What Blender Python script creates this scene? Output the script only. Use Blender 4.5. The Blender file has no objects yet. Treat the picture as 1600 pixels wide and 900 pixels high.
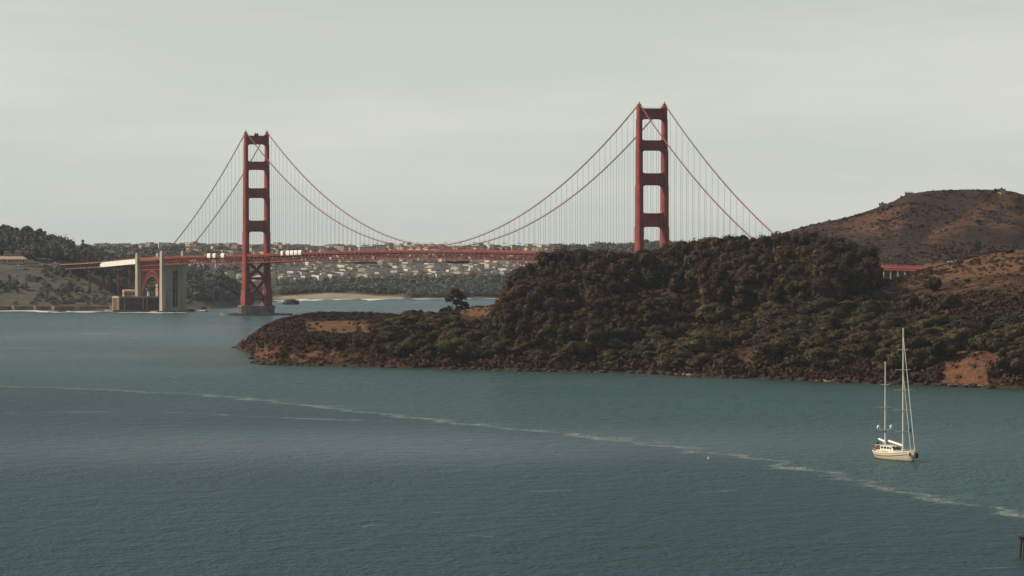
import bpy, math, random
import numpy as np
from mathutils import Vector, Matrix

random.seed(7)
rng = np.random.default_rng(11)
scn = bpy.context.scene
C = scn.collection
PI = math.pi
F = 7990.0          # focal length in photo pixels (1600 wide)
HC = 78.0           # camera height above the water
HY = 394.0          # horizon row


def PX(px, D):
    return (px - 800.0) / F * D


def ZY(y, D):
    return HC - (y - HY) / F * D


# ------------------------------------------------------------------ camera
cd = bpy.data.cameras.new("camera")
cam = bpy.data.objects.new("camera", cd)
C.objects.link(cam)
cam.location = (0, 0, HC)
cam.rotation_euler = (PI / 2 - math.atan((450 - HY) / F), 0, 0)
cd.sensor_width = 36
cd.lens = 36 * F / 1600
cd.clip_start = 1
cd.clip_end = 60000
scn.camera = cam
# ------------------------------------------------------------------ sky, sun
SUN = Vector((-0.95, 0.30, 0.0)).normalized() * math.cos(math.radians(37)) + Vector((0, 0, math.sin(math.radians(37))))
SKYOFF = 0.4
w = bpy.data.worlds.new("World")
scn.world = w
w.use_nodes = True
wt = w.node_tree
wt.nodes.clear()
out = wt.nodes.new("ShaderNodeOutputWorld")
bg = wt.nodes.new("ShaderNodeBackground")
sky = wt.nodes.new("ShaderNodeTexSky")
sky.sky_type = 'NISHITA'
sky.sun_disc = False
sky.sun_elevation = math.radians(37)
sky.sun_rotation = math.atan2(SUN.x, SUN.y)
sky.air_density = 1.0
sky.dust_density = 1.6
sky.ozone_density = 1.0
tc = wt.nodes.new("ShaderNodeTexCoord")
mp = wt.nodes.new("ShaderNodeMapping")
mp.inputs["Scale"].default_value = (7, 7, 48)
mp.inputs["Rotation"].default_value = (0, math.radians(5), 0)
mp.inputs["Location"].default_value = (SKYOFF, 0, 0)
nz = wt.nodes.new("ShaderNodeTexNoise")
nz.inputs["Scale"].default_value = 1.0
nz.inputs["Detail"].default_value = 7
nz.inputs["Roughness"].default_value = 0.55
mr = wt.nodes.new("ShaderNodeMapRange")
mr.inputs["From Min"].default_value = 0.42
mr.inputs["From Max"].default_value = 0.72
mr.inputs["To Min"].default_value = 0.0
mr.inputs["To Max"].default_value = 1.0
# thin veil of high haze everywhere + soft cirrus
veil = wt.nodes.new("ShaderNodeMix")
veil.data_type = 'RGBA'
sx_ = wt.nodes.new("ShaderNodeSeparateXYZ")
vr = wt.nodes.new("ShaderNodeMapRange")      # the veil of haze lies low, the sky aloft is clear
vr.interpolation_type = 'SMOOTHSTEP'
vr.inputs["From Min"].default_value = 0.03
vr.inputs["From Max"].default_value = 0.12
vr.inputs["To Min"].default_value = 0.86
vr.inputs["To Max"].default_value = 0.08
VEIL = (11.8, 12.8, 11.7, 1)
veil.inputs["B"].default_value = VEIL
cir = wt.nodes.new("ShaderNodeMix")
cir.data_type = 'RGBA'
cir.inputs["B"].default_value = (14.8, 14.0, 12.0, 1)
cm = wt.nodes.new("ShaderNodeMath")
cm.operation = 'MULTIPLY'
cm.inputs[1].default_value = 0.55
L = wt.links.new
L(tc.outputs["Generated"], mp.inputs["Vector"])
L(mp.outputs["Vector"], nz.inputs["Vector"])
L(nz.outputs["Fac"], mr.inputs["Value"])
L(mr.outputs["Result"], cm.inputs[0])
L(tc.outputs["Generated"], sx_.inputs[0])
L(sx_.outputs["Z"], vr.inputs["Value"])
L(vr.outputs["Result"], veil.inputs["Factor"])
L(sky.outputs["Color"], veil.inputs["A"])
L(veil.outputs["Result"], cir.inputs["A"])
L(cm.outputs[0], cir.inputs["Factor"])
L(cir.outputs["Result"], bg.inputs["Color"])
bg.inputs["Strength"].default_value = 0.056
L(bg.outputs[0], out.inputs["Surface"])

sd = bpy.data.lights.new("sun", 'SUN')
sd.energy = 5.0
sd.angle = math.radians(0.6)
sd.color = (1.0, 0.86, 0.68)
so = bpy.data.objects.new("sun", sd)
so.rotation_euler = SUN.to_track_quat('Z', 'Y').to_euler()
so.location = (0, 0, 500)
C.objects.link(so)
vs = scn.view_settings
vs.view_transform = 'Standard'
vs.look = 'None'
vs.exposure = 0.0
vs.gamma = 1
vs.use_curve_mapping = False
cy = scn.cycles
cy.max_bounces = 6
cy.diffuse_bounces = 1
cy.glossy_bounces = 2
cy.transparent_max_bounces = 8
cy.volume_bounces = 0
cy.use_denoising = True
cy.sample_clamp_indirect = 4


# ------------------------------------------------------------------ helpers
def tagp(o, label=None, cat=None, group=None, kind=None):
    if label: o["label"] = label
    if cat: o["category"] = cat
    if group: o["group"] = group
    if kind: o["kind"] = kind
    return o


def mesh_np(name, V, Fs, mats, mi=None, smooth=False):
    """V (n,3); Fs list of arrays of faces (k,3) or (k,4)."""
    me = bpy.data.meshes.new(name)
    V = np.asarray(V, dtype=np.float32)
    if isinstance(Fs, np.ndarray): Fs = [Fs]
    Fs = [f for f in Fs if len(f)]
    nl = sum(f.size for f in Fs)
    nf = sum(len(f) for f in Fs)
    me.vertices.add(len(V))
    me.vertices.foreach_set("co", V.ravel())
    me.loops.add(nl)
    me.polygons.add(nf)
    me.loops.foreach_set("vertex_index", np.concatenate([f.ravel() for f in Fs]).astype(np.int32))
    st, s0 = [], 0
    for f in Fs:
        st.append(s0 + np.arange(len(f)) * f.shape[1])
        s0 += f.size
    me.polygons.foreach_set("loop_start", np.concatenate(st).astype(np.int32))
    for m in mats: me.materials.append(m)
    if mi is not None:
        me.polygons.foreach_set("material_index", np.asarray(mi, dtype=np.int32))
    me.update(calc_edges=True)
    me.validate()
    me.polygons.foreach_set("use_smooth", np.full(len(me.polygons), smooth))
    return me


def link(name, me, parent=None, loc=None):
    o = bpy.data.objects.new(name, me)
    C.objects.link(o)
    if parent is not None: o.parent = parent
    if loc is not None: o.location = loc
    return o


def empty(name, loc, rz=0.0):
    o = bpy.data.objects.new(name, None)
    C.objects.link(o)
    o.location = loc
    o.rotation_euler = (0, 0, rz)
    o.empty_display_size = 2
    return o


class MB:
    def __init__(s):
        s.v, s.f, s.m = [], [], []
        s.cur = 0

    def add(s, vs_, fs_):
        b = len(s.v)
        s.v += [tuple(p) for p in vs_]
        for f in fs_:
            s.f.append(tuple(b + i for i in f))
            s.m.append(s.cur)

    def box(s, x0, x1, y0, y1, z0, z1):
        s.add([(x0, y0, z0), (x1, y0, z0), (x1, y1, z0), (x0, y1, z0), (x0, y0, z1), (x1, y0, z1), (x1, y1, z1), (x0, y1, z1)],
              [(0, 3, 2, 1), (4, 5, 6, 7), (0, 1, 5, 4), (1, 2, 6, 5), (2, 3, 7, 6), (3, 0, 4, 7)])

    def bar(s, a, b, wx, wy=None, up=(0, 0, 1)):
        """rectangular bar from a to b; wx across, wy along up."""
        wy = wx if wy is None else wy
        a, b = Vector(a), Vector(b)
        d = (b - a)
        if d.length < 1e-6: return
        d.normalize()
        u = Vector(up)
        sx = d.cross(u)
        if sx.length < 1e-3: sx = d.cross(Vector((1, 0, 0)))
        sx.normalize()
        sy = sx.cross(d).normalized()
        sx, sy = sx * wx / 2, sy * wy / 2
        P = [a - sx - sy, a + sx - sy, a + sx + sy, a - sx + sy, b - sx - sy, b + sx - sy, b + sx + sy, b - sx + sy]
        s.add(P, [(0, 1, 2, 3), (7, 6, 5, 4), (0, 4, 5, 1), (1, 5, 6, 2), (2, 6, 7, 3), (3, 7, 4, 0)])

    def tube(s, pts, r, n=6, cap=True):
        pts = [Vector(p) for p in pts]
        rr = r if isinstance(r, (list, tuple)) else [r] * len(pts)
        b = len(s.v)
        for i, p in enumerate(pts):
            d = (pts[min(i + 1, len(pts) - 1)] - pts[max(i - 1, 0)]).normalized()
            sx = d.cross(Vector((0, 0, 1)))
            if sx.length < 1e-3: sx = Vector((1, 0, 0))
            sx.normalize()
            sy = sx.cross(d)
            for k in range(n):
                a = 2 * PI * k / n
                s.v.append(tuple(p + (sx * math.cos(a) + sy * math.sin(a)) * rr[i]))
        for i in range(len(pts) - 1):
            for k in range(n):
                k2 = (k + 1) % n
                s.f.append((b + i * n + k, b + i * n + k2, b + (i + 1) * n + k2, b + (i + 1) * n + k)); s.m.append(s.cur)
        if cap:
            s.f.append(tuple(b + k for k in range(n))[::-1]); s.m.append(s.cur)
            s.f.append(tuple(b + (len(pts) - 1) * n + k for k in range(n))); s.m.append(s.cur)

    def lathe(s, prof, n=12, c=(0, 0, 0)):
        b = len(s.v)
        for (r, z) in prof:
            for k in range(n):
                a = 2 * PI * k / n
                s.v.append((c[0] + r * math.cos(a), c[1] + r * math.sin(a), c[2] + z))
        for i in range(len(prof) - 1):
            for k in range(n):
                k2 = (k + 1) % n
                s.f.append((b + i * n + k, b + i * n + k2, b + (i + 1) * n + k2, b + (i + 1) * n + k)); s.m.append(s.cur)
        s.f.append(tuple(b + k for k in range(n))[::-1]); s.m.append(s.cur)
        s.f.append(tuple(b + (len(prof) - 1) * n + k for k in range(n))); s.m.append(s.cur)

    def prism(s, poly, y0, y1, axis='y'):
        """poly in (x,z), extruded in y (axis y) or poly in (y,z) extruded in x (axis x)."""
        n = len(poly)
        if axis == 'y':
            P = [(a, y0, c) for a, c in poly] + [(a, y1, c) for a, c in poly]
        else:
            P = [(y0, a, c) for a, c in poly] + [(y1, a, c) for a, c in poly]
        s.add(P, [tuple(range(n)), tuple(range(2 * n - 1, n - 1, -1))] + [(i, i + n, (i + 1) % n + n, (i + 1) % n) for i in range(n)])

    def mesh(s, name, mats, smooth=False):
        me = bpy.data.meshes.new(name)
        me.from_pydata(s.v, [], s.f)
        if not isinstance(mats, (list, tuple)): mats = [mats]
        for m in mats: me.materials.append(m)
        if len(mats) > 1: me.polygons.foreach_set("material_index", s.m)
        me.update()
        import bmesh
        bm = bmesh.new(); bm.from_mesh(me)
        bmesh.ops.recalc_face_normals(bm, faces=bm.faces)
        bm.to_mesh(me); bm.free()
        me.polygons.foreach_set("use_smooth", [smooth] * len(me.polygons))
        return me

    def build(s, name, mats, parent=None, smooth=False):
        return link(name, s.mesh(name, mats, smooth), parent)


# ------------------------------------------------------------------ noise (numpy)
def _hash(ix, iy, seed):
    h = (ix.astype(np.int64) * 374761393 + iy.astype(np.int64) * 668265263 + seed * 974634777) & 0x7fffffff
    h = ((h ^ (h >> 13)) * 1274126177) & 0x7fffffff
    return ((h ^ (h >> 16)) & 0xffffff) / float(0xffffff)


def vnoise(x, y, seed=0):
    x = np.asarray(x, float); y = np.asarray(y, float)
    ix, iy = np.floor(x), np.floor(y)
    fx, fy = x - ix, y - iy
    fx = fx * fx * (3 - 2 * fx); fy = fy * fy * (3 - 2 * fy)
    a = _hash(ix, iy, seed); b = _hash(ix + 1, iy, seed); c = _hash(ix, iy + 1, seed); d = _hash(ix + 1, iy + 1, seed)
    return (a * (1 - fx) + b * fx) * (1 - fy) + (c * (1 - fx) + d * fx) * fy


def fbm(x, y, s, oct=4, seed=0):
    v, a, t = 0, 1.0, 0
    for k in range(oct):
        v = v + a * (vnoise(x / s, y / s, seed + k) * 2 - 1); t += a
        a *= 0.5; s *= 0.5
    return v / t


# ------------------------------------------------------------------ materials
def mat(name, col, rough=0.7, spec=0.3, var=0.0, scale=1.0, rand=0.0, metal=0.0, col2=None, bump=0.0, stretch=None):
    m = bpy.data.materials.new(name)
    m.use_nodes = True
    nt = m.node_tree
    p = nt.nodes["Principled BSDF"]
    p.inputs["Roughness"].default_value = rough
    p.inputs["Specular IOR Level"].default_value = spec
    p.inputs["Metallic"].default_value = metal
    l = nt.links.new
    t = nt.nodes.new("ShaderNodeTexCoord")
    n = nt.nodes.new("ShaderNodeTexNoise")
    n.inputs["Scale"].default_value = scale
    n.inputs["Detail"].default_value = 5
    if stretch:
        mpp = nt.nodes.new("ShaderNodeMapping"); mpp.inputs["Scale"].default_value = stretch
        l(t.outputs["Object"], mpp.inputs["Vector"]); l(mpp.outputs[0], n.inputs["Vector"])
    else:
        l(t.outputs["Object"], n.inputs["Vector"])
    mx = nt.nodes.new("ShaderNodeMix"); mx.data_type = 'RGBA'
    c2 = col2 if col2 else tuple(c * (1 - var) for c in col)
    mx.inputs["A"].default_value = (*c2, 1)
    mx.inputs["B"].default_value = (*(col if col2 else tuple(min(1, c * (1 + var * .6)) for c in col)), 1)
    r = nt.nodes.new("ShaderNodeMapRange")
    r.inputs["From Min"].default_value = 0.35; r.inputs["From Max"].default_value = 0.65
    l(n.outputs["Fac"], r.inputs["Value"]); l(r.outputs["Result"], mx.inputs["Factor"])
    last = mx.outputs["Result"]
    if rand > 0:
        oi = nt.nodes.new("ShaderNodeObjectInfo")
        hs = nt.nodes.new("ShaderNodeHueSaturation")
        r2 = nt.nodes.new("ShaderNodeMapRange")
        r2.inputs["To Min"].default_value = 1 - rand; r2.inputs["To Max"].default_value = 1 + rand
        l(oi.outputs["Random"], r2.inputs["Value"]); l(r2.outputs["Result"], hs.inputs["Value"])
        mu = nt.nodes.new("ShaderNodeMath"); mu.operation = 'MULTIPLY'; mu.inputs[1].default_value = 7.13
        fr = nt.nodes.new("ShaderNodeMath"); fr.operation = 'FRACT'
        r3 = nt.nodes.new("ShaderNodeMapRange")
        r3.inputs["To Min"].default_value = 0.5 - rand * 0.07; r3.inputs["To Max"].default_value = 0.5 + rand * 0.05
        l(oi.outputs["Random"], mu.inputs[0]); l(mu.outputs[0], fr.inputs[0]); l(fr.outputs[0], r3.inputs["Value"]); l(r3.outputs["Result"], hs.inputs["Hue"])
        l(last, hs.inputs["Color"]); last = hs.outputs["Color"]
    l(last, p.inputs["Base Color"])
    if bump > 0:
        b = nt.nodes.new("ShaderNodeBump"); b.inputs["Strength"].default_value = 0.7; b.inputs["Distance"].default_value = bump
        l(n.outputs["Fac"], b.inputs["Height"]); l(b.outputs["Normal"], p.inputs["Normal"])
    return m


def leafmat(name, dark, light, rand=0.34, scale=0.25):
    m = mat(name, light, 0.75, 0.15, scale=scale, rand=rand, col2=dark)
    return m


def terrain_mat(name, scrub, scrub2, grass, grass2, sand, rock, rock2, sc=1.0, city=(0.12, 0.12, 0.11)):
    m = bpy.data.materials.new(name); m.use_nodes = True
    nt = m.node_tree; p = nt.nodes["Principled BSDF"]; l = nt.links.new
    p.inputs["Roughness"].default_value = 0.95; p.inputs["Specular IOR Level"].default_value = 0.08
    g = nt.nodes.new("ShaderNodeNewGeometry")
    at = nt.nodes.new("ShaderNodeAttribute"); at.attribute_name = "mask"
    sep = nt.nodes.new("ShaderNodeSeparateColor"); l(at.outputs["Color"], sep.inputs[0])

    def noise(s, d=6, r=0.6):
        n = nt.nodes.new("ShaderNodeTexNoise"); n.inputs["Scale"].default_value = s; n.inputs["Detail"].default_value = d
        n.inputs["Roughness"].default_value = r
        l(g.outputs["Position"], n.inputs["Vector"]); return n.outputs["Fac"]

    def rng_(v, a, b, c=0.0, d=1.0):
        n = nt.nodes.new("ShaderNodeMapRange"); n.inputs["From Min"].default_value = a; n.inputs["From Max"].default_value = b
        n.inputs["To Min"].default_value = c; n.inputs["To Max"].default_value = d
        l(v, n.inputs["Value"]); return n.outputs["Result"]

    def mix(f, a, b):
        n = nt.nodes.new("ShaderNodeMix"); n.data_type = 'RGBA'; l(f, n.inputs["Factor"])
        for k, v in (("A", a), ("B", b)):
            if isinstance(v, tuple): n.inputs[k].default_value = (*v, 1)
            else: l(v, n.inputs[k])
        return n.outputs["Result"]

    def mth(op, a, b):
        n = nt.nodes.new("ShaderNodeMath"); n.operation = op; n.use_clamp = True
        for k, v in ((0, a), (1, b)):
            if isinstance(v, (int, float)): n.inputs[k].default_value = v
            else: l(v, n.inputs[k])
        return n.outputs[0]
    fine = noise(0.12 * sc, 8, 0.7); mid = noise(0.035 * sc, 6, 0.6); big = noise(0.006 * sc, 5, 0.6)
    sc_ = mix(rng_(fine, 0.38, 0.62), scrub, scrub2)
    gr_ = mix(rng_(mid, 0.35, 0.65), grass, grass2)
    # grass mask broken up by noise
    gm = mth('ADD', sep.outputs[0], rng_(mid, 0.3, 0.7, -0.3, 0.3))
    gm = mth('ADD', gm, rng_(big, 0.3, 0.7, -0.3, 0.3))
    gm = mth('ADD', gm, rng_(fine, 0.3, 0.7, -0.32, 0.32))
    gmask = rng_(gm, 0.42, 0.58)
    c = mix(gmask, sc_, gr_)
    rk = mix(rng_(fine, 0.35, 0.65), rock, rock2)
    rm = rng_(mth('ADD', sep.outputs[2], rng_(fine, 0.3, 0.7, -0.25, 0.25)), 0.4, 0.6)
    c = mix(rm, c, rk)
    sm = rng_(mth('ADD', sep.outputs[1], rng_(fine, 0.3, 0.7, -0.1, 0.1)), 0.45, 0.55)
    c = mix(sm, c, sand)
    l(c, p.inputs["Base Color"])
    b = nt.nodes.new("ShaderNodeBump"); b.inputs["Strength"].default_value = 1.0; b.inputs["Distance"].default_value = 2.2 / sc
    l(fine, b.inputs["Height"]); l(b.outputs["Normal"], p.inputs["Normal"])
    return m


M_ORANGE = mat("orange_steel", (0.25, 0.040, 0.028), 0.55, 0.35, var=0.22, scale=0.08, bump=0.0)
M_ORANGE_SHADED = mat("orange_steel_shaded", (0.10, 0.027, 0.022), 0.6, 0.3, var=0.2, scale=0.1)  # same bridge orange, darkened: shade inside and under the trusses put into the colour
M_CABLE = mat("cable_steel", (0.17, 0.048, 0.035), 0.6, 0.3, var=0.15, scale=0.1)
M_ROPE = mat("rope_steel", (0.26, 0.11, 0.08), 0.6, 0.3, var=0.1, scale=0.2)
M_ASPH = mat("asphalt", (0.05, 0.05, 0.05), 0.9, 0.2, var=0.2, scale=0.2)
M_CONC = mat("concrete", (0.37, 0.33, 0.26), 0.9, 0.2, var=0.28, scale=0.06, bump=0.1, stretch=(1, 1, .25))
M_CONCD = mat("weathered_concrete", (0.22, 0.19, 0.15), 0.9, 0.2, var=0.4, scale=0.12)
M_BRICK = mat("red_brick", (0.15, 0.075, 0.058), 0.9, 0.15, var=0.3, scale=0.15)
M_WHITE = mat("white_wrap", (0.80, 0.78, 0.70), 0.6, 0.3, var=0.1, scale=0.3)
M_DARK = mat("dark_metal", (0.03, 0.03, 0.032), 0.6, 0.3, var=0.2, scale=1)
M_GLASS = mat("dark_glass", (0.012, 0.016, 0.018), 0.12, 0.6, var=0.2, scale=1)
M_HULL = mat("cream_hull", (0.72, 0.62, 0.45), 0.25, 0.5, var=0.05, scale=0.4)
M_CREAM = mat("cream_paint", (0.80, 0.76, 0.64), 0.3, 0.5, var=0.05, scale=0.5)
M_TEAK = mat("teak", (0.28, 0.12, 0.06), 0.7, 0.3, var=0.3, scale=2)
M_PILE = mat("wet_timber", (0.085, 0.042, 0.03), 0.85, 0.3, var=0.6, scale=2.5, bump=0.05, stretch=(3, 3, .4))
M_PILETOP = mat("bleached_timber", (0.25, 0.20, 0.15), 0.9, 0.2, var=0.5, scale=2, bump=0.05)
M_ROCK = mat("sea_rock", (0.045, 0.034, 0.027), 0.9, 0.2, var=0.5, scale=0.2, bump=0.4)
M_BARK = mat("pale_bark", (0.11, 0.085, 0.065), 0.9, 0.1, var=0.4, scale=0.5)
M_BARKD = mat("dark_bark", (0.07, 0.05, 0.035), 0.9, 0.1, var=0.4, scale=0.5)
M_EUC = leafmat("eucalyptus_leaves", (0.009, 0.006, 0.002), (0.085, 0.049, 0.016))
M_OAK = leafmat("oak_leaves", (0.009, 0.008, 0.002), (0.088, 0.061, 0.018))
M_SCRUB = mat("dry_scrub", (0.080, 0.040, 0.021), 0.9, 0.1, scale=0.08, col2=(0.032, 0.019, 0.012))
M_CYP = leafmat("cypress_leaves_hazed", (0.075, 0.078, 0.068), (0.135, 0.13, 0.105))  # pale grey-green: part of the distance haze put into the leaf colour
M_LONE = leafmat("lone_tree_leaves", (0.014, 0.012, 0.006), (0.060, 0.042, 0.018))
M_FARWOOD = mat("far_wood_leaves_hazed", (0.120, 0.118, 0.095), 0.9, 0.1, scale=0.02, col2=(0.080, 0.088, 0.080))  # lightened leaves: far haze partly painted into the colour
M_TGRASS = mat("dirt_track", (0.42, 0.30, 0.17), 0.95, 0.1, var=0.2, scale=0.2)
M_REDROOF = mat("red_roof", (0.17, 0.075, 0.055), 0.9, 0.2, var=0.3, scale=0.3)
M_GREYROOF = mat("grey_roof", (0.12, 0.115, 0.11), 0.9, 0.2, var=0.3, scale=0.3)
M_YELLOW = mat("yellow_wall", (0.55, 0.48, 0.22), 0.8, 0.2, var=0.2, scale=0.5)
M_TAN = mat("tan_wall", (0.50, 0.36, 0.24), 0.8, 0.2, var=0.2, scale=0.3)
M_BLDG = mat("pale_wall", (0.62, 0.60, 0.55), 0.8, 0.2, var=0.12, scale=0.1)


def housemat():
    m = bpy.data.materials.new("house_wall"); m.use_nodes = True
    nt = m.node_tree; p = nt.nodes["Principled BSDF"]; l = nt.links.new
    p.inputs["Roughness"].default_value = 0.8
    oi = nt.nodes.new("ShaderNodeObjectInfo"); r = nt.nodes.new("ShaderNodeValToRGB")
    r.color_ramp.interpolation = 'CONSTANT'
    cs = [(0, (.62, .56, .42)), (.18, (.70, .67, .56)), (.36, (.52, .42, .30)), (.5, (.46, .34, .27)), (.62, (.60, .60, .56)), (.74, (.36, .33, .29)), (.86, (.66, .58, .40)), (.94, (.42, .22, .17))]
    e = r.color_ramp.elements
    e[0].position = 0; e[0].color = (*cs[0][1], 1); e[1].position = cs[1][0]; e[1].color = (*cs[1][1], 1)
    for q, c in cs[2:]:
        k = e.new(q); k.color = (*c, 1)
    l(oi.outputs["Random"], r.inputs[0]); l(r.outputs[0], p.inputs["Base Color"])
    return m


M_HOUSE = housemat()
HW = [mat("house_wall_%s" % n, c, 0.85, 0.2, var=0.1, scale=0.1) for n, c in
      (("cream", (.62, .56, .42)), ("white", (.70, .67, .56)), ("tan", (.50, .40, .29)), ("grey", (.34, .31, .28)), ("rose", (.44, .27, .21)))]


# water -----------------------------------------------------------
def water_mat():
    m = bpy.data.materials.new("bay_water"); m.use_nodes = True
    nt = m.node_tree; p = nt.nodes["Principled BSDF"]; l = nt.links.new
    g = nt.nodes.new("ShaderNodeNewGeometry")

    def mapping(scale, rot=0.0):
        n = nt.nodes.new("ShaderNodeMapping"); n.inputs["Scale"].default_value = scale
        n.inputs["Rotation"].default_value = (0, 0, rot)
        l(g.outputs["Position"], n.inputs["Vector"]); return n.outputs[0]

    def noise(vec, s, d=4, r=0.55):
        n = nt.nodes.new("ShaderNodeTexNoise"); n.inputs["Scale"].default_value = s; n.inputs["Detail"].default_value = d
        n.inputs["Roughness"].default_value = r; l(vec, n.inputs["Vector"]); return n.outputs["Fac"]

    def rng_(v, a, b, c=0.0, d=1.0):
        n = nt.nodes.new("ShaderNodeMapRange"); n.inputs["From Min"].default_value = a; n.inputs["From Max"].default_value = b
        n.inputs["To Min"].default_value = c; n.inputs["To Max"].default_value = d
        l(v, n.inputs["Value"]); return n.outputs["Result"]

    def mth(op, a, b, clamp=False):
        n = nt.nodes.new("ShaderNodeMath"); n.operation = op; n.use_clamp = clamp
        for k, v in ((0, a), (1, b)):
            if isinstance(v, (int, float)): n.inputs[k].default_value = v
            else: l(v, n.inputs[k])
        return n.outputs[0]

    def mix(f, a, b):
        n = nt.nodes.new("ShaderNodeMix"); n.data_type = 'RGBA'; l(f, n.inputs["Factor"])
        for k, v in (("A", a), ("B", b)):
            if isinstance(v, tuple): n.inputs[k].default_value = (*v, 1)
            else: l(v, n.inputs[k])
        return n.outputs["Result"]
    at = nt.nodes.new("ShaderNodeAttribute"); at.attribute_name = "tide"
    sd_ = at.outputs["Fac"]                      # signed metres, + on the headland side
    wob = noise(mapping((1, 1, 1)), 0.018, 4, 0.6)
    wobf = noise(mapping((1, 1, 1)), 0.10, 4, 0.65)
    sdw = mth('ADD', sd_, mth('ADD', rng_(wob, 0.3, 0.7, -9, 9), rng_(wobf, 0.3, 0.7, -4, 4)))
    side = rng_(sdw, -14, 8)
    patch = noise(mapping((0.0040, 0.0022, 1), 0.3), 1.0, 5, 0.55)
    streak = noise(mapping((0.004, 0.05, 1)), 1.0, 3, 0.6)
    blue = mix(rng_(patch, 0.35, 0.65), WATER[0], WATER[1])
    green = mix(rng_(patch, 0.35, 0.65), WATER[2], WATER[3])
    base = mix(side, blue, green)
    at2 = nt.nodes.new("ShaderNodeAttribute"); at2.attribute_name = "shore_tint"
    base = mix(at2.outputs["Fac"], base, WATER[4])  # dark olive tint, strongest along the headland shore
    # foam on the tide line
    fn = noise(mapping((0.06, 0.02, 1), 0.2), 1.0, 5, 0.7)
    fb = noise(mapping((1, 1, 1)), 0.006, 3, 0.5)
    band = mth('MULTIPLY', rng_(sdw, -9, 1), rng_(sdw, 3, 20, 1, 0), True)
    core = mth('MULTIPLY', rng_(sdw, -4, 0), rng_(sdw, 0, 4.5, 1, 0), True)
    foam = mth('MULTIPLY', band, rng_(fn, 0.50, 0.75), True)
    foam = mth('MULTIPLY', foam, rng_(fb, 0.42, 0.62, 0.08, 0.75), True)
    foam = mth('MAXIMUM', foam, mth('MULTIPLY', core, rng_(fn, 0.35, 0.65, 0.12, 0.55), True))
    whit = noise(mapping((0.016, 0.09, 1)), 1.0, 5, 0.7)
    foam = mth('MAXIMUM', foam, rng_(whit, 0.735, 0.82, 0, 0.25))
    col = mix(foam, base, (0.50, 0.50, 0.46))
    l(col, p.inputs["Base Color"])
    p.inputs["IOR"].default_value = 1.33
    at3 = nt.nodes.new("ShaderNodeAttribute"); at3.attribute_name = "wind"
    wn = mth('ADD', at3.outputs["Fac"], rng_(patch, 0.3, 0.7, -0.12, 0.12), True)
    l(rng_(wn, 0.0, 1.0, 0.10, 0.62), p.inputs["Specular IOR Level"])
    # choppy water hides part of its reflecting facets: body colour shows between them
    df = nt.nodes.new("ShaderNodeBsdfDiffuse"); ms = nt.nodes.new("ShaderNodeMixShader")
    l(rng_(wn, 0.0, 1.0, 0.50, 1.0), ms.inputs[0]); l(df.outputs[0], ms.inputs[1]); l(p.outputs[0], ms.inputs[2])
    bc = nt.nodes.new("ShaderNodeMix"); bc.data_type = 'RGBA'; bc.blend_type = 'MULTIPLY'; bc.inputs["Factor"].default_value = 1
    l(col, bc.inputs["A"]); bc.inputs["B"].default_value = (1, 1, 1, 1); l(bc.outputs["Result"], df.inputs["Color"])
    l(ms.outputs[0], nt.nodes["Material Output"].inputs["Surface"])
    rr = rng_(patch, 0.35, 0.65, 0.22, 0.30)
    l(mth('ADD', rr, mth('MULTIPLY', foam, 0.6)), p.inputs["Roughness"])
    w1 = noise(mapping((0.42, 0.17, 1), 0.22), 1.0, 4, 0.66)
    w2 = noise(mapping((0.10, 0.045, 1), -0.25), 1.0, 3, 0.6)
    hgt = mth('ADD', mth('MULTIPLY', w1, 1.0), mth('MULTIPLY', w2, 1.7))
    b = nt.nodes.new("ShaderNodeBump"); b.inputs["Strength"].default_value = 1.0
    amp = mth('MULTIPLY', rng_(streak, 0.3, 0.7, 0.75, 1.2), rng_(patch, 0.3, 0.7, 0.6, 1.3))
    l(mth('MULTIPLY', amp, WAVE), b.inputs["Distance"])
    l(hgt, b.inputs["Height"]); l(b.outputs["Normal"], p.inputs["Normal"]); l(b.outputs["Normal"], df.inputs["Normal"])
    return m


WATER = [(0.009, 0.038, 0.050), (0.012, 0.046, 0.059), (0.018, 0.060, 0.062), (0.024, 0.072, 0.072), (0.030, 0.040, 0.018)]
WAVE = 2.9
M_WATER = water_mat()
M_FOAM = mat("white_surf", (0.62, 0.62, 0.57), 0.8, 0.2, var=0.35, scale=0.15)


def streakmat():
    m = bpy.data.materials.new("faint_foam"); m.use_nodes = True
    nt = m.node_tree; p = nt.nodes["Principled BSDF"]; l = nt.links.new
    p.inputs["Base Color"].default_value = (0.45, 0.46, 0.43, 1); p.inputs["Roughness"].default_value = 0.9
    g = nt.nodes.new("ShaderNodeNewGeometry"); mpp = nt.nodes.new("ShaderNodeMapping"); mpp.inputs["Scale"].default_value = (0.05, 0.12, 1)
    n = nt.nodes.new("ShaderNodeTexNoise"); n.inputs["Scale"].default_value = 1; n.inputs["Detail"].default_value = 5; n.inputs["Roughness"].default_value = 0.7
    r = nt.nodes.new("ShaderNodeMapRange"); r.inputs["From Min"].default_value = 0.42; r.inputs["From Max"].default_value = 0.72; r.inputs["To Max"].default_value = 0.85
    l(g.outputs["Position"], mpp.inputs[0]); l(mpp.outputs[0], n.inputs["Vector"]); l(n.outputs["Fac"], r.inputs["Value"]); l(r.outputs["Result"], p.inputs["Alpha"])
    return m


M_STREAK = streakmat()

# ------------------------------------------------------------------ water sheet
TIDE = [(-1200, 590), (-500, 597), (-200, 601), (0, 604), (150, 608), (300, 616), (400, 625), (500, 635), (640, 652), (730, 662), (830, 673), (900, 680),
        (1000, 692), (1060, 700), (1140, 712), (1200, 722), (1300, 742), (1350, 752), (1400, 766), (1480, 783), (1590, 803), (1800, 850), (2300, 990)]


def wp(px, y):
    D = HC * F / (y - HY)
    return (PX(px, D), D)


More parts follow.
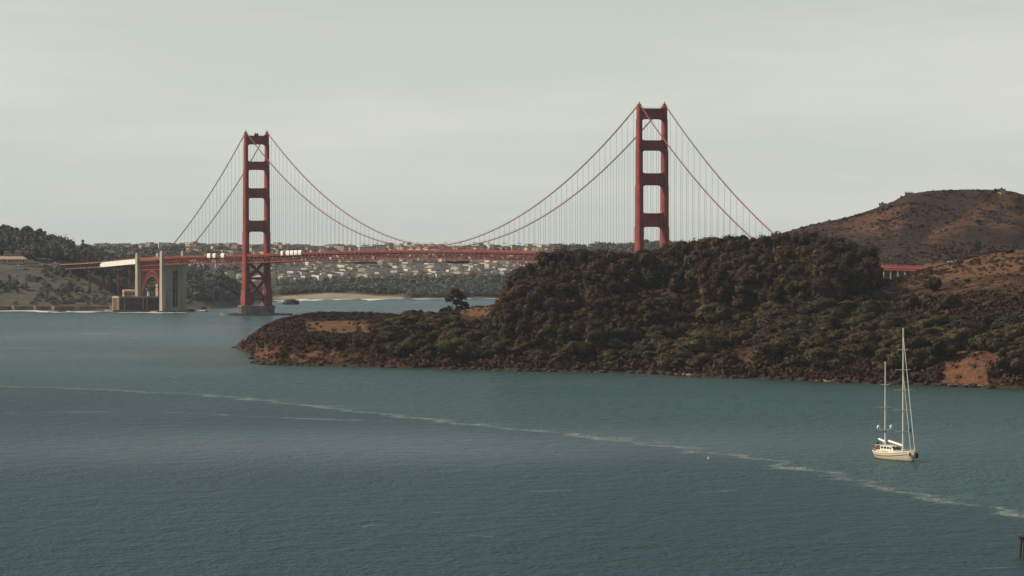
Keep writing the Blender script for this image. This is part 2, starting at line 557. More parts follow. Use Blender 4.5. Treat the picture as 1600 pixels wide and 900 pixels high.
def polyline_sd(X, Y, pts):
    best = np.full(X.shape, 1e9); sgn = np.ones(X.shape)
    for (ax, ay), (bx, by) in zip(pts[:-1], pts[1:]):
        dx, dy = bx - ax, by - ay
        t = np.clip(((X - ax) * dx + (Y - ay) * dy) / (dx * dx + dy * dy), 0, 1)
        d = np.hypot(X - ax - t * dx, Y - ay - t * dy)
        s = np.where((dx * (Y - ay) - dy * (X - ax)) > 0, 1.0, -1.0)
        k = d < best
        best = np.where(k, d, best); sgn = np.where(k, s, sgn)
    return best * sgn


SHORE = [(366, 543), (385, 551), (400, 562), (410, 568), (440, 570), (500, 571), (600, 574), (700, 577), (800, 579), (900, 581), (1000, 583), (1080, 588), (1180, 592), (1280, 596),
         (1360, 599), (1450, 602), (1560, 607), (1700, 610), (1900, 612)]
xs = np.concatenate([[-30000, -14000, -8000, -5000, -3500], np.arange(-2500, 2501, 25), [3500, 5000, 8000, 14000, 30000]])
ys = np.concatenate([[-12000, -4000, -1000, 0, 400, 800], np.arange(1000, 4200, 20), np.arange(4200, 9000, 100), [9500, 11000, 14000, 20000, 40000]])
GX, GY = np.meshgrid(xs, ys)
nx, ny = len(xs), len(ys)
idx = np.arange(nx * ny).reshape(ny, nx)
Fq = np.stack([idx[:-1, :-1], idx[:-1, 1:], idx[1:, 1:], idx[1:, :-1]], -1).reshape(-1, 4)
me = mesh_np("water", np.stack([GX, GY, np.zeros_like(GX)], -1).reshape(-1, 3), Fq, [M_WATER], smooth=True)
tide = polyline_sd(GX, GY, [wp(*p) for p in TIDE]).ravel()
a = me.attributes.new("tide", 'FLOAT', 'POINT'); a.data.foreach_set("value", tide.astype(np.float32))
wd_ = 0.24 + 0.72 * np.exp(-((GY - 2050) / 180) ** 2) * np.exp(-((GX + 60) / 170) ** 2) + 0.6 * np.clip((GY - 2900) / 1800, 0, 1) - 0.12 * np.clip((1750 - GY) / 400, 0, 1)
wd_ += 0.18 * np.exp(-((GY - 2150) / 150) ** 2) * np.clip(GX / 60, 0, 1)
a = me.attributes.new("wind", 'FLOAT', 'POINT'); a.data.foreach_set("value", wd_.ravel().astype(np.float32))
shd = np.abs(polyline_sd(GX, GY, [wp(*p) for p in SHORE])).ravel()
a = me.attributes.new("shore_tint", 'FLOAT', 'POINT'); a.data.foreach_set("value", (0.75 * np.exp(-(shd / 70) ** 1.3)).astype(np.float32))
tagp(link("water", me), kind="structure")


def ribbon(pts, wid, z, name, m, kind="structure", seed=0, parent=None, label=None):
    """irregular flat ribbon on the water; pts world xy, wid metres (depth)."""
    P = []
    for (a_, b_) in zip(pts[:-1], pts[1:]):
        n = max(2, int(math.hypot(b_[0] - a_[0], b_[1] - a_[1]) / 6))
        for k in range(n): P.append((a_[0] + (b_[0] - a_[0]) * k / n, a_[1] + (b_[1] - a_[1]) * k / n))
    P.append(pts[-1]); P = np.array(P)
    n = len(P); k = np.arange(n)
    q = vnoise(P[:, 0] / 22 + seed * 7.1, P[:, 1] / 22, seed) + 0.5 * vnoise(P[:, 0] / 7, P[:, 1] / 7 + seed, seed + 3)
    tap = np.minimum(1, np.minimum(k, n - 1 - k) / (n * 0.12 + 1))
    ww = wid * tap * np.clip((q - 0.25) / 0.8, 0.03, 1.4)
    off = (vnoise(P[:, 0] / 40, P[:, 1] / 40, seed + 9) - 0.5) * wid * 0.8
    A = np.stack([P[:, 0], P[:, 1] + off - ww / 2, np.full(n, z)], 1); B = np.stack([P[:, 0], P[:, 1] + off + ww / 2, np.full(n, z)], 1)
    V = np.concatenate([A, B]); f = np.stack([k[:-1], k[1:], k[1:] + n, k[:-1] + n], 1)
    o = link(name, mesh_np(name, V, f, [m]), parent)
    return tagp(o, kind=kind, label=label)


for i, (seg, wd) in enumerate([([(-20, 646), (120, 644), (230, 643), (300, 646), (380, 650), (500, 655), (620, 658)], 10),
                               ([(520, 821), (570, 823), (612, 820)], 7), ([(690, 834), (760, 838), (800, 842)], 6),
                               ([(650, 799), (700, 802)], 5), ([(820, 768), (900, 766)], 6), ([(0, 543), (60, 545), (120, 543)], 30), ([(0, 527), (90, 530)], 25),
                               ([(100, 520), (230, 524), (330, 521)], 25), ([(20, 556), (90, 553)], 22), ([(1090, 770), (1160, 766)], 7), ([(330, 563), (398, 562)], 9), ([(1500, 890), (1600, 886)], 5)]):
    ribbon([wp(*q) for q in seg], wd, 0.05, "foam_streak", M_STREAK, seed=i)


# ------------------------------------------------------------------ terrain
def pchip(xk, Yk, x):
    """monotone cubic; xk (n,), Yk (n,m), x (q,) -> (q,m)"""
    xk = np.asarray(xk, float); Yk = np.asarray(Yk, float); h = np.diff(xk)[:, None]; d = np.diff(Yk, axis=0) / h
    m = np.zeros_like(Yk); m[0] = d[0]; m[-1] = d[-1]
    a_, b_ = d[:-1], d[1:]
    w1 = 2 * h[1:] + h[:-1]; w2 = h[1:] + 2 * h[:-1]
    with np.errstate(divide='ignore', invalid='ignore'):
        mm = (w1 + w2) / (w1 / a_ + w2 / b_)
    m[1:-1] = np.where(a_ * b_ > 0, mm, 0)
    i = np.clip(np.searchsorted(xk, x) - 1, 0, len(xk) - 2)
    hh = h[i]; t = ((x - xk[i])[:, None]) / hh
    h00 = 2 * t ** 3 - 3 * t ** 2 + 1; h10 = t ** 3 - 2 * t ** 2 + t; h01 = -2 * t ** 3 + 3 * t ** 2; h11 = t ** 3 - t ** 2
    return h00 * Yk[i] + h10 * hh * m[i] + h01 * Yk[i + 1] + h11 * hh * m[i + 1]


class Terrain:
    def __init__(s, cols, dpx, nt, amp, nscale, seed, mats, name, maskf, rough=0.6, zlow=-2.0, cliff=0.0, calm=None):
        K = len(cols[0][1])
        pk = np.array([c[0] for c in cols], float)
        Dk = np.array([[q[0] for q in c[1]] for c in cols], float); Zk = np.array([[q[1] for q in c[1]] for c in cols], float)
        s.px = np.arange(pk[0], pk[-1] + dpx, dpx); s.px = s.px[s.px <= pk[-1]]
        Dp = pchip(pk, Dk, s.px); Zp = pchip(pk, Zk, s.px)
        s.t = np.linspace(0, K - 1, (K - 1) * nt + 1)
        s.D = pchip(np.arange(K), Dp.T, s.t).T; s.Z = pchip(np.arange(K), Zp.T, s.t).T      # (npx, nt)
        s.X = (s.px[:, None] - 800) / F * s.D
        fade = np.clip((s.Z - zlow) / 8, 0, 1)
        if calm: fade = fade * (1 - .88 * np.exp(-((s.t[None, :] - calm) / .45) ** 2))
        r = 1 - np.abs(fbm(s.X, s.D, nscale, 5, seed))
        s.Z = s.Z + fade * (amp * (r - 0.75) * 1.6 + amp * rough * fbm(s.X, s.D, nscale / 5, 4, seed + 20))
        if cliff:
            tt = s.t[None, :]
            cw = np.exp(-((tt - 0.6) / 0.7) ** 2)
            s.D = s.D + cw * cliff * (fbm(s.X, s.Z * 3, 28, 4, seed + 40) + 0.7 * fbm(s.X, s.Z * 0.3, 11, 4, seed + 44))
            s.Z = s.Z + cw * np.clip(s.Z, 0, 6) * 0.35 * fbm(s.X, s.D, 12, 3, seed + 60)
            s.X = (s.px[:, None] - 800) / F * s.D
        npx, ntt = s.D.shape
        idx = np.arange(npx * ntt).reshape(npx, ntt)
        f = np.stack([idx[:-1, :-1], idx[1:, :-1], idx[1:, 1:], idx[:-1, 1:]], -1).reshape(-1, 4)
        me = mesh_np(name, np.stack([s.X, s.D, s.Z], -1).reshape(-1, 3), f, mats, smooth=True)
        T = np.broadcast_to(s.t[None, :], s.D.shape); PXX = np.broadcast_to(s.px[:, None], s.D.shape)
        Y = HY + (HC - s.Z) * F / s.D
        mk = maskf(PXX, T, s.D, s.Z, Y)
        rgba = np.stack([*mk, np.ones_like(T)], -1).reshape(-1, 4).astype(np.float32)
        at = me.attributes.new("mask", 'FLOAT_COLOR', 'POINT'); at.data.foreach_set("color", rgba.ravel())
        s.Y = Y
        s.obj = tagp(link(name, me), kind="structure")

    def at(s, px, t):
        i = np.clip((px - s.px[0]) / (s.px[1] - s.px[0]), 0, len(s.px) - 1.001); j = np.clip(t / (s.t[1] - s.t[0]), 0, len(s.t) - 1.001)
        i0, j0 = int(i), int(j); u, v = i - i0, j - j0
        g = lambda A: (A[i0, j0] * (1 - u) + A[i0 + 1, j0] * u) * (1 - v) + (A[i0, j0 + 1] * (1 - u) + A[i0 + 1, j0 + 1] * u) * v
        return float(g(s.X)), float(g(s.D)), float(g(s.Z))

    def hit(s, px, y):
        """first ground point seen at picture position (px, y)"""
        i = int(round(np.clip((px - s.px[0]) / (s.px[1] - s.px[0]), 0, len(s.px) - 1)))
        row = s.Y[i]
        k = np.where(row <= y)[0]
        j = k[0] if len(k) else int(np.argmin(row))
        return float(s.X[i, j]), float(s.D[i, j]), float(s.Z[i, j])

    def tD(s, px, D):
        i = int(round(np.clip((px - s.px[0]) / (s.px[1] - s.px[0]), 0, len(s.px) - 1)))
        return float(np.interp(D, s.D[i], s.t))


def gauss(a_, c, w_): return np.exp(-((a_ - c) / w_) ** 2)


HEAD = [
    (362, [(4170, -3), (4185, -2), (4195, -1.5), (4205, -1.5), (4215, -2), (4225, -2.5), (4235, -3)]),
    (372, [(4110, -2), (4125, 2.0), (4140, 3.0), (4160, 3.5), (4180, 2), (4200, 1), (4220, -2)]),
    (388, [(3930, -2), (3970, 5), (4000, 9), (4030, 10), (4070, 8), (4110, 4), (4160, -2)]),
    (400, [(3750, -2), (3790, 9), (3850, 14), (3900, 16), (3960, 14), (4030, 9), (4130, -2)]),
    (414, [(3575, -2), (3625, 11), (3690, 16), (3770, 19), (3850, 21), (3960, 15), (4100, -2)]),
    (440, [(3545, -2), (3585, 13), (3640, 19), (3740, 24), (3850, 26.5), (4000, 19), (4200, -2)]),
    (500, [(3521, -2), (3560, 15), (3610, 19.5), (3740, 27), (3850, 31.5), (4050, 22), (4300, -2)]),
    (570, [(3485, -2), (3530, 14), (3590, 20), (3720, 27), (3850, 31.5), (4100, 22), (4350, -2)]),
    (650, [(3435, -2), (3490, 11), (3570, 16), (3720, 24), (3870, 29), (4100, 22), (4400, -2)]),
    (720, [(3400, -2), (3460, 10), (3560, 16), (3740, 25), (3920, 33.5), (4200, 24), (4450, -2)]),
    (780, [(3375, -2), (3430, 9), (3540, 17), (3720, 28), (3920, 38.5), (4250, 28), (4500, -2)]),
    (850, [(3350, -2), (3400, 7), (3500, 18), (3660, 32), (3860, 42), (4250, 34), (4550, -2)]),
    (930, [(3315, -2), (3370, 7), (3480, 19), (3660, 34), (3880, 46), (4270, 36), (4750, -2)]),
    (1000, [(3297, -2), (3350, 7), (3470, 20), (3660, 36), (3900, 50), (4300, 40), (5020, 2)]),
    (1100, [(3195, -2), (3250, 8), (3420, 20), (3640, 38), (3900, 56), (4300, 46), (5050, 12)]),
    (1200, [(3135, -2), (3190, 9), (3380, 22), (3620, 40), (3900, 62), (4300, 52), (5050, 45)]),
    (1300, [(3070, -2), (3130, 10), (3340, 24), (3600, 44), (3880, 60), (4300, 48), (5050, 48)]),
    (1380, [(3030, -2), (3090, 12), (3300, 26), (3570, 44), (3850, 56.6), (4300, 46), (5050, 48)]),
    (1450, [(3000, -2), (3050, 14), (3260, 28), (3540, 46), (3900, 64.8), (4300, 55), (4900, 66)]),
    (1490, [(2980, -2), (3030, 15), (3240, 29), (3530, 48), (3900, 69.5), (4300, 60), (4900, 68)]),
    (1530, [(2955, -2), (3000, 15), (3220, 30), (3520, 50), (3900, 74.6), (4300, 66), (4900, 70)]),
    (1600, [(2920, -2), (2970, 14), (3200, 30), (3500, 52), (3900, 80.5), (4400, 66), (5000, 68)]),
    (1700, [(2900, -2), (2950, 14), (3200, 32), (3500, 56), (3900, 86), (4400, 70), (5050, 60)]),
    (2100, [(2880, -2), (2930, 14), (3200, 30), (3500, 50), (3900, 76), (4400, 60), (5050, 50)]),
]


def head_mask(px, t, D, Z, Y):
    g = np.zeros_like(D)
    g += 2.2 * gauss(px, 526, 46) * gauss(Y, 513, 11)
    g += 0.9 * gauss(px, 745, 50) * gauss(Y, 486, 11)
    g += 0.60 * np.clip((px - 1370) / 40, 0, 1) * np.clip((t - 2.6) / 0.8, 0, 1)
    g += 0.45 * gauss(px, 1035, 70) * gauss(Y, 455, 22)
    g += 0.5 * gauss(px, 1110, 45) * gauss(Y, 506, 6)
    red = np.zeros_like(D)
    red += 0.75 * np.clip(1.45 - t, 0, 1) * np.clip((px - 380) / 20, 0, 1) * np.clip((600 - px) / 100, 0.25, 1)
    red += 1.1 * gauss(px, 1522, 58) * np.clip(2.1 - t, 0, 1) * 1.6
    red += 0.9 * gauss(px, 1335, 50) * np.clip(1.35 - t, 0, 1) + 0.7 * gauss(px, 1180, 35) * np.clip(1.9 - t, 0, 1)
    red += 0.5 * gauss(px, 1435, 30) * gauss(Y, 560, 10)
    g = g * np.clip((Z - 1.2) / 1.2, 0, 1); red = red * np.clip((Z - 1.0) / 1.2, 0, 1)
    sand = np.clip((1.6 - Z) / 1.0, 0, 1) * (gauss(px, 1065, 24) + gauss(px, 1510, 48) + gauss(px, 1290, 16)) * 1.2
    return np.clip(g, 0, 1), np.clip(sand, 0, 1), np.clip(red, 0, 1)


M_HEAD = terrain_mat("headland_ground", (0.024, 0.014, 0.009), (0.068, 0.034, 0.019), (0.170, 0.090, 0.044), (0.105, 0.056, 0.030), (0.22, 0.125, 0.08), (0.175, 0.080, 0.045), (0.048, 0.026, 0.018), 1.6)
M_HILL = terrain_mat("dry_hill_ground", (0.030, 0.020, 0.017), (0.056, 0.034, 0.024), (0.130, 0.066, 0.038), (0.080, 0.042, 0.027), (0.45, 0.33, 0.19), (0.13, 0.08, 0.05), (0.08, 0.05, 0.03), 1.0)
M_SF = terrain_mat("far_shore_ground_hazed", (0.075, 0.074, 0.060), (0.12, 0.105, 0.080), (0.135, 0.115, 0.08), (0.10, 0.085, 0.065), (0.30, 0.25, 0.18), (0.20, 0.16, 0.11), (0.10, 0.08, 0.055), 0.6)  # ground colours lifted to stand in for haze over the far shore

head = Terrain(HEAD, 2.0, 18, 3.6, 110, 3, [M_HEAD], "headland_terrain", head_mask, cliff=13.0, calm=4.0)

HILL = [
    (1100, [(4600, 0), (4750, 5), (5000, 18), (5250, 30), (5500, 40), (6200, 0)]),
    (1180, [(4650, 20), (4800, 30), (5000, 45), (5250, 68), (5500, 84), (6200, 40)]),
    (1260, [(4660, 30), (4850, 44), (5050, 66), (5280, 90), (5500, 106), (6200, 60)]),
    (1300, [(4670, 34), (4850, 48), (5050, 70), (5280, 95), (5500, 111), (6200, 60)]),
    (1340, [(4680, 38), (4850, 52), (5060, 76), (5290, 102), (5500, 119), (6200, 70)]),
    (1380, [(4690, 40), (4860, 55), (5070, 82), (5300, 110), (5500, 128.5), (6200, 80)]),
    (1395, [(4690, 42), (4860, 57), (5070, 84), (5300, 113), (5500, 132.5), (6200, 80)]),
    (1420, [(4700, 44), (4870, 60), (5080, 88), (5300, 118), (5500, 140), (6200, 90)]),
    (1470, [(4700, 48), (4880, 64), (5090, 90), (5320, 121), (5520, 144), (6200, 100)]),
    (1530, [(4700, 50), (4890, 68), (5100, 92), (5330, 122), (5530, 144.8), (6200, 100)]),
    (1580, [(4700, 50), (4900, 68), (5110, 92), (5340, 121), (5530, 143), (6200, 100)]),
    (1600, [(4700, 50), (4900, 68), (5120, 91), (5340, 118), (5530, 139.5), (6200, 95)]),
    (1700, [(4700, 48), (4900, 64), (5120, 86), (5340, 110), (5530, 128), (6200, 90)]),
    (1900, [(4700, 44), (4900, 60), (5120, 84), (5340, 112), (5530, 132), (6200, 90)]),
    (2100, [(4700, 44), (4900, 60), (5120, 80), (5340, 100), (5530, 110), (6200, 90)]),
]


def hill_mask(px, t, D, Z, Y):
    # grassy spur that runs down from the summit ridge, and pale slope by the crest's shoulder
    line = 372 - (px - 1450) * 0.52
    g = 0.62 * np.exp(-((Y - line) / 14) ** 2) * np.clip((px - 1430) / 30, 0, 1)
    g += 0.55 * gauss(px, 1372, 42) * gauss(Y, 348, 22) + 0.4 * gauss(px, 1580, 40) * gauss(Y, 345, 18) + 0.2
    g -= 0.35 * gauss(px, 1480, 28) * gauss(Y, 342, 16)
    return np.clip(g, 0, 1), np.zeros_like(g), np.zeros_like(g)


hill = Terrain(HILL, 3.0, 16, 16.0, 260, 5, [M_HILL], "hill_terrain", hill_mask, rough=0.35, calm=4.0)

SFC = [
    (-900, [(6850, -2), (6880, 4), (6990, 35), (7100, 58), (7400, 100), (7800, 70), (8800, 60), (9600, 70), (10500, 90), (12500, 40)]),
    (-150, [(6850, -2), (6875, 4), (6990, 35), (7100, 60), (7400, 102), (7800, 70), (8800, 50), (9600, 70), (10500, 88), (12500, 40)]),
    (0, [(6850, -2), (6875, 4), (6990, 36), (7100, 61), (7400, 98), (7800, 65), (8800, 50), (9600, 70), (10500, 84), (12500, 40)]),
    (80, [(6850, -2), (6875, 4), (7000, 36), (7110, 60), (7400, 90), (7800, 60), (8800, 45), (9600, 66), (10500, 83), (12500, 40)]),
    (110, [(6850, -2), (6875, 4), (7000, 34), (7110, 57), (7370, 83), (7800, 56), (8800, 42), (9600, 64), (10500, 83), (12500, 40)]),
    (150, [(6850, -2), (6875, 4), (7000, 28), (7130, 46), (7350, 75), (7800, 50), (8800, 40), (9600, 62), (10500, 84), (12500, 40)]),
    (195, [(6830, -2), (6865, 4), (7000, 18), (7150, 32), (7350, 58), (7750, 46), (8800, 38), (9600, 60), (10500, 84), (12500, 40)]),
    (240, [(6690, -2), (6830, 4), (7000, 12), (7150, 26), (7350, 48), (7750, 42), (8800, 36), (9600, 60), (10500, 84), (12500, 40)]),
    (300, [(6860, -2), (6930, 3), (7050, 14), (7200, 30), (7400, 45), (7750, 34), (8700, 36), (9600, 60), (10500, 84), (12500, 40)]),
    (345, [(7030, -2), (7100, 3), (7200, 11), (7350, 24), (7500, 37), (7850, 24), (8700, 32), (9600, 58), (10500, 83), (12500, 40)]),
    (385, [(7420, -2), (7480, 3), (7600, 9), (7800, 14), (8000, 18), (8300, 16), (8900, 26), (9600, 52), (10500, 82), (12500, 40)]),
    (430, [(8420, -2), (8450, 2), (8540, 5), (8620, 8), (8800, 14), (8950, 20), (9250, 32), (9700, 50), (10500, 82), (12500, 40)]),
    (520, [(8500, -2), (8530, 2), (8600, 6), (8680, 10), (8830, 16), (9000, 24), (9300, 34), (9800, 52), (10500, 82), (12500, 40)]),
    (620, [(8560, -2), (8580, 1.5), (8620, 4), (8700, 10), (8850, 18), (9030, 26), (9330, 36), (9800, 54), (10500, 82), (12500, 40)]),
    (800, [(8580, -2), (8600, 2), (8640, 8), (8720, 14), (8870, 22), (9050, 28), (9350, 38), (9800, 56), (10500, 80), (12500, 40)]),
    (900, [(8580, -2), (8600, 2), (8640, 8), (8720, 14), (8870, 22), (9050, 28), (9350, 38), (9800, 58), (10500, 82), (12500, 40)]),
    (1040, [(8560, -2), (8600, 2), (8640, 10), (8720, 18), (8870, 26), (9050, 36), (9350, 50), (9800, 68), (10500, 88), (12500, 40)]),
    (1500, [(8560, -2), (8600, 2), (8640, 10), (8720, 18), (8870, 26), (9050, 36), (9350, 40), (9800, 50), (10500, 60), (12500, 40)]),
    (2600, [(8560, -2), (8600, 2), (8640, 10), (8720, 18), (8870, 26), (9050, 36), (9350, 40), (9800, 50), (10500, 60), (12500, 40)]),
]


def sf_mask(px, t, D, Z, Y):
    near = (px < 330)
    g = np.where(near, 0.25 + 0.45 * gauss(t, 3.0, 0.25) + 0.5 * gauss(px, 145, 32) * gauss(Y, 441, 11) + 0.3 * gauss(px, 70, 60) * gauss(Y, 392, 10), 0.15)
    g = g + np.where((t > 5.2) & (t < 7), 0.2, 0)
    sand = np.where((px > 395), np.clip(2.6 - t, 0, 1) * np.clip((660 - px) / 60, 0, 1), np.clip((2.5 - Z) / 2, 0, 0.4))
    rock = np.where(px < 380, np.clip(1.5 - t, 0, 1) * 0.7 + 0.45 * gauss(px, 110, 26) * gauss(Y, 466, 12), 0) + 0.8 * gauss(px, 768, 5) * gauss(Y, 457, 8)
    return np.clip(g, 0, 1), np.clip(sand, 0, 1), np.clip(rock, 0, 1)


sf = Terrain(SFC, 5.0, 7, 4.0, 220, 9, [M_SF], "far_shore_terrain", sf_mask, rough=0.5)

# surf on the far shore
for i, (seg, wd) in enumerate([([(-40, 486.2), (20, 486), (60, 486.4), (110, 487), (165, 487)], 130), ([(70, 487.4), (150, 488)], 150), ([(180, 488.2), (240, 488.4), (292, 489)], 120),
                               ([(296, 480), (312, 477), (335, 475.5), (372, 474)], 420), ([(300, 485.5), (325, 484), (340, 481)], 320), ([(425, 470), (480, 468.6), (560, 467.4), (640, 466.8)], 330),
                               ([(640, 466.9), (700, 466.7), (790, 466.8)], 160), ([(424, 473), (470, 470.5)], 110)]):
    ribbon([wp(*q) for q in seg], wd, 0.06, "surf", M_FOAM, seed=30 + i)

# ------------------------------------------------------------------ suspension bridge
NT = Vector((140.0, 5120.0, 0)); dr = Vector((-0.3553, 0.9348, 0)).normalized()
ANG = math.atan2(dr.y, dr.x)
LB = 1283.0
bridge = empty("suspension_bridge", NT, ANG)
tagp(bridge, "long orange-red suspension bridge with two portal towers crossing the strait", "bridge")
EAST = 13.7


def bw(s, q=0.0, z=0.0):
    l_ = Vector((-dr.y, dr.x, 0))
    return NT + dr * s + l_ * q + Vector((0, 0, z))


def s_at_px(px, q=0.0):
    lo, hi = -1500.0, 2800.0
    for _ in range(60):
        m_ = (lo + hi) / 2; p_ = bw(m_, q)
        if 800 + p_.x / p_.y * F > px: lo = m_
        else: hi = m_
    return (lo + hi) / 2


DK = ([-700, -343, 0, 160, 320, 480, 641, 802, 962, 1122, 1283, 1626, 1745, 1974, 2205, 2300], [63.5, 68, 74, 76.3, 78, 79.2, 79.6, 79.2, 78, 76.3, 74, 71.4, 69.4, 63.2, 59.8, 59])


def dz(s): return float(pchip(np.array(DK[0], float), np.array(DK[1], float)[:, None], np.array([float(s)]))[0, 0])


def build_tower(s0):
    levels = [(221.5, 211.0), (190.0, 179.5), (157.0, 144.8), (117.0, 103.2)]
    st = [(12, 52, 6.2, 16.0), (52, 103, 5.6, 14.6), (103, 145, 5.1, 12.8), (145, 180, 4.5, 11.2), (180, 211, 3.9, 9.6), (211, 221.5, 3.4, 8.2)]
    m = MB()
    for sg in (-1, 1):
        yc = sg * EAST
        for (z0, z1, wd, dp) in st:
            # cruciform stack of cells gives the vertical fluting
            m.box(s0 - dp / 2, s0 + dp / 2, yc - wd * .40, yc + wd * .40, z0, z1)
            m.box(s0 - dp * .36, s0 + dp * .36, yc - wd * .5, yc + wd * .5, z0, z1 - 1.2)
            m.box(s0 - dp * .18, s0 + dp * .18, yc - wd * .54, yc + wd * .54, z0, z1 - 2.6)
            m.box(s0 - dp * .43, s0 + dp * .43, yc - wd * .46, yc + wd * .46, z0, z1 - 0.6)
        m.box(s0 - 8.6, s0 + 8.6, yc - 4.2, yc + 4.2, 11.5, 24)
        m.box(s0 - 8.2, s0 + 8.2, yc - 3.7, yc + 3.7, 24, 31)
    tw = m.build("tower", M_ORANGE, bridge)
    for k, (zt, zb) in enumerate(levels):
        wd = [3.4, 3.9, 4.5, 5.1][k]
        yi = EAST - wd * .5 + 0.3
        dd = [3.4, 4.2, 5.2, 6.2][k]
        m = MB()
        R = 4.4
        # outline with rounded corners of the openings below and above
        def arc(cx, cz, r, a0, a1, n=6): return [(cx + r * math.cos(a0 + (a1 - a0) * i / n), cz + r * math.sin(a0 + (a1 - a0) * i / n)) for i in range(n + 1)]
        top = [(-yi, zt + 2.6), (yi, zt + 2.6)] if k == 0 else None
        poly = []
        # bottom edge: quarter fillets down along the legs
        poly += [(-yi, zb - R)] + arc(-yi + R, zb - R, R, PI, PI / 2)[1:] + arc(yi - R, zb - R, R, PI / 2, 0)[:-1] + [(yi, zb - R)]
        if k == 0:
            poly += [(yi, zt), (-yi, zt)]
        else:
            r2 = 3.5
            poly += [(yi, zt + r2)] + arc(yi - r2, zt + r2, r2, 0, -PI / 2)[1:] + arc(-yi + r2, zt + r2, r2, -PI / 2, -PI)[:-1] + [(-yi, zt + r2)]
        # split into strips so the concave outline fills correctly
        nst = 26
        xs_ = np.unique(np.concatenate([np.linspace(-yi, yi, nst), [-yi + R, yi - R]]))
        bot = lambda y: zb - R + math.sqrt(max(0, R * R - (max(0, R - (y + yi))) ** 2)) if y < -yi + R else (zb - R + math.sqrt(max(0, R * R - (max(0, R - (yi - y))) ** 2)) if y > yi - R else zb)
        r2 = 3.5
        def topf(y):
            if k == 0: return zt
            if y < -yi + r2: return zt + r2 - math.sqrt(max(0, r2 * r2 - (r2 - (y + yi)) ** 2))
            if y > yi - r2: return zt + r2 - math.sqrt(max(0, r2 * r2 - (r2 - (yi - y)) ** 2))
            return zt
        V, Fc = [], []
        for x_ in xs_:
            b_, t_ = bot(x_), topf(x_)
            V += [(s0 - dd / 2, x_, b_), (s0 - dd / 2, x_, t_), (s0 + dd / 2, x_, b_), (s0 + dd / 2, x_, t_)]
        for i in range(len(xs_) - 1):
            a_ = 4 * i; b_ = a_ + 4
            Fc += [(a_, a_ + 1, b_ + 1, b_), (a_ + 2, b_ + 2, b_ + 3, a_ + 3), (a_, b_, b_ + 2, a_ + 2), (a_ + 1, a_ + 3, b_ + 3, b_ + 1)]
        m.add(V, Fc)
        # vertical fluting ribs and a ledge on each face
        for fx in (-1, 1):
            for i in range(9):
                y_ = -yi * .62 + i * yi * 1.24 / 8
                m.box(s0 + fx * dd / 2 - 0.18, s0 + fx * dd / 2 + 0.18, y_ - 0.25, y_ + 0.25, zb + 1.2, zt - 1.2)
        if k == 0:
            m.box(s0 - 2.2, s0 + 2.2, -yi, yi, zt + 0.01, zt + 0.35)
            for i in range(13):
                y_ = -yi + 1.2 + i * (2 * yi - 2.4) / 12
                m.box(s0 - 2.1, s0 - 1.9, y_ - .1, y_ + .1, zt + .35, zt + 1.5)
            m.box(s0 - 2.08, s0 - 1.92, -yi, yi, zt + 1.5, zt + 1.62)
        m.build("portal_strut", M_ORANGE, tw)
    # saddle housings with finials
    for sg in (-1, 1):
        yc = sg * EAST
        m = MB()
        m.prism([(s0 - 4.1, 221.5), (s0 + 4.1, 221.5), (s0 + 3.4, 223.3), (s0 + 1.0, 226.4), (s0 - 1.0, 226.4), (s0 - 3.4, 223.3)], yc - 1.5, yc + 1.5)
        m.prism([(yc - sg * 4.6, 221.52), (yc + sg * 1.55, 221.52), (yc + sg * 1.55, 223.5), (yc, 225.6), (yc - sg * 1.9, 223.4)], s0 - 1.3, s0 + 1.3, 'x')
        m.lathe([(0.7, 0), (0.6, 1.0), (0.28, 1.8), (0.28, 2.8), (0.05, 3.1)], 8, (s0, yc, 226.3))
        m.build("saddle_housing", M_ORANGE, tw)
    # bracing under the deck
    yi = EAST - 2.7
    zs = [(66, 46.5), (44.5, 20.5)]
    for (zt, zb) in zs:
        m = MB()
        for sx in (-3.4, 3.4):
            for sg in (-1, 1):
                m.bar((s0 + sx, -yi * sg, zt), (s0 + sx + .012 * sg, yi * sg, zb), 1.5, 2.3)
        m.box(s0 - 1.8, s0 + 1.8, -1.9, 1.9, (zt + zb) / 2 - 1.9, (zt + zb) / 2 + 1.9)
        m.build("cross_brace", M_ORANGE, tw)
    for z0, z1 in ((44.2, 46.8), (18.6, 21.6)):
        m = MB(); m.box(s0 - 4.5, s0 + 4.5, -yi, yi, z0, z1)
        m.build("lower_strut", M_ORANGE, tw)
    m = MB()
    for sg in (-1, 1):
        P = [(sg * yi, 18.7), (sg * (yi - 4.8), 18.7), (sg * (yi - 3.0), 17.2), (sg * (yi - 1.2), 14.6), (sg * (yi - .5), 11.6), (sg * yi, 11.6)]
        if sg > 0: P = P[::-1]
        m = MB(); m.prism(P, s0 - 3.9, s0 + 3.9, 'x'); m.build("knee_bracket", M_ORANGE, tw)
    # concrete pier
    m = MB()
    ang = [(s0 + 10.5 * cx, 20.5 * cy_) for cx, cy_ in ((-1, -.86), (-.72, -1), (.72, -1), (1, -.86), (1, .86), (.72, 1), (-.72, 1), (-1, .86))]
    V = [(x_, y_, -3) for x_, y_ in ang] + [(x_, y_, 11.5) for x_, y_ in ang]
    m.add(V, [tuple(range(8))[::-1], tuple(range(8, 16))] + [(i, (i + 1) % 8, (i + 1) % 8 + 8, i + 8) for i in range(8)])
    for sg in (-1, 1):
        m.box(s0 - 11.2, s0 - 8.6, sg * 14.2 - 2.2, sg * 14.2 + 2.2, -2, 12.6)
        m.box(s0 - 7.5, s0 + 7.5, sg * 20.2 - .9, sg * 20.2 + .9, -2, 12.3)
        for q in (-5, 0, 5):
            m.box(s0 + q - 1.0, s0 + q + 1.0, sg * 21.4 - .5, sg * 21.4 + .5, -2, 11)
    m.build("pier", M_CONCD, bridge)
    return tw


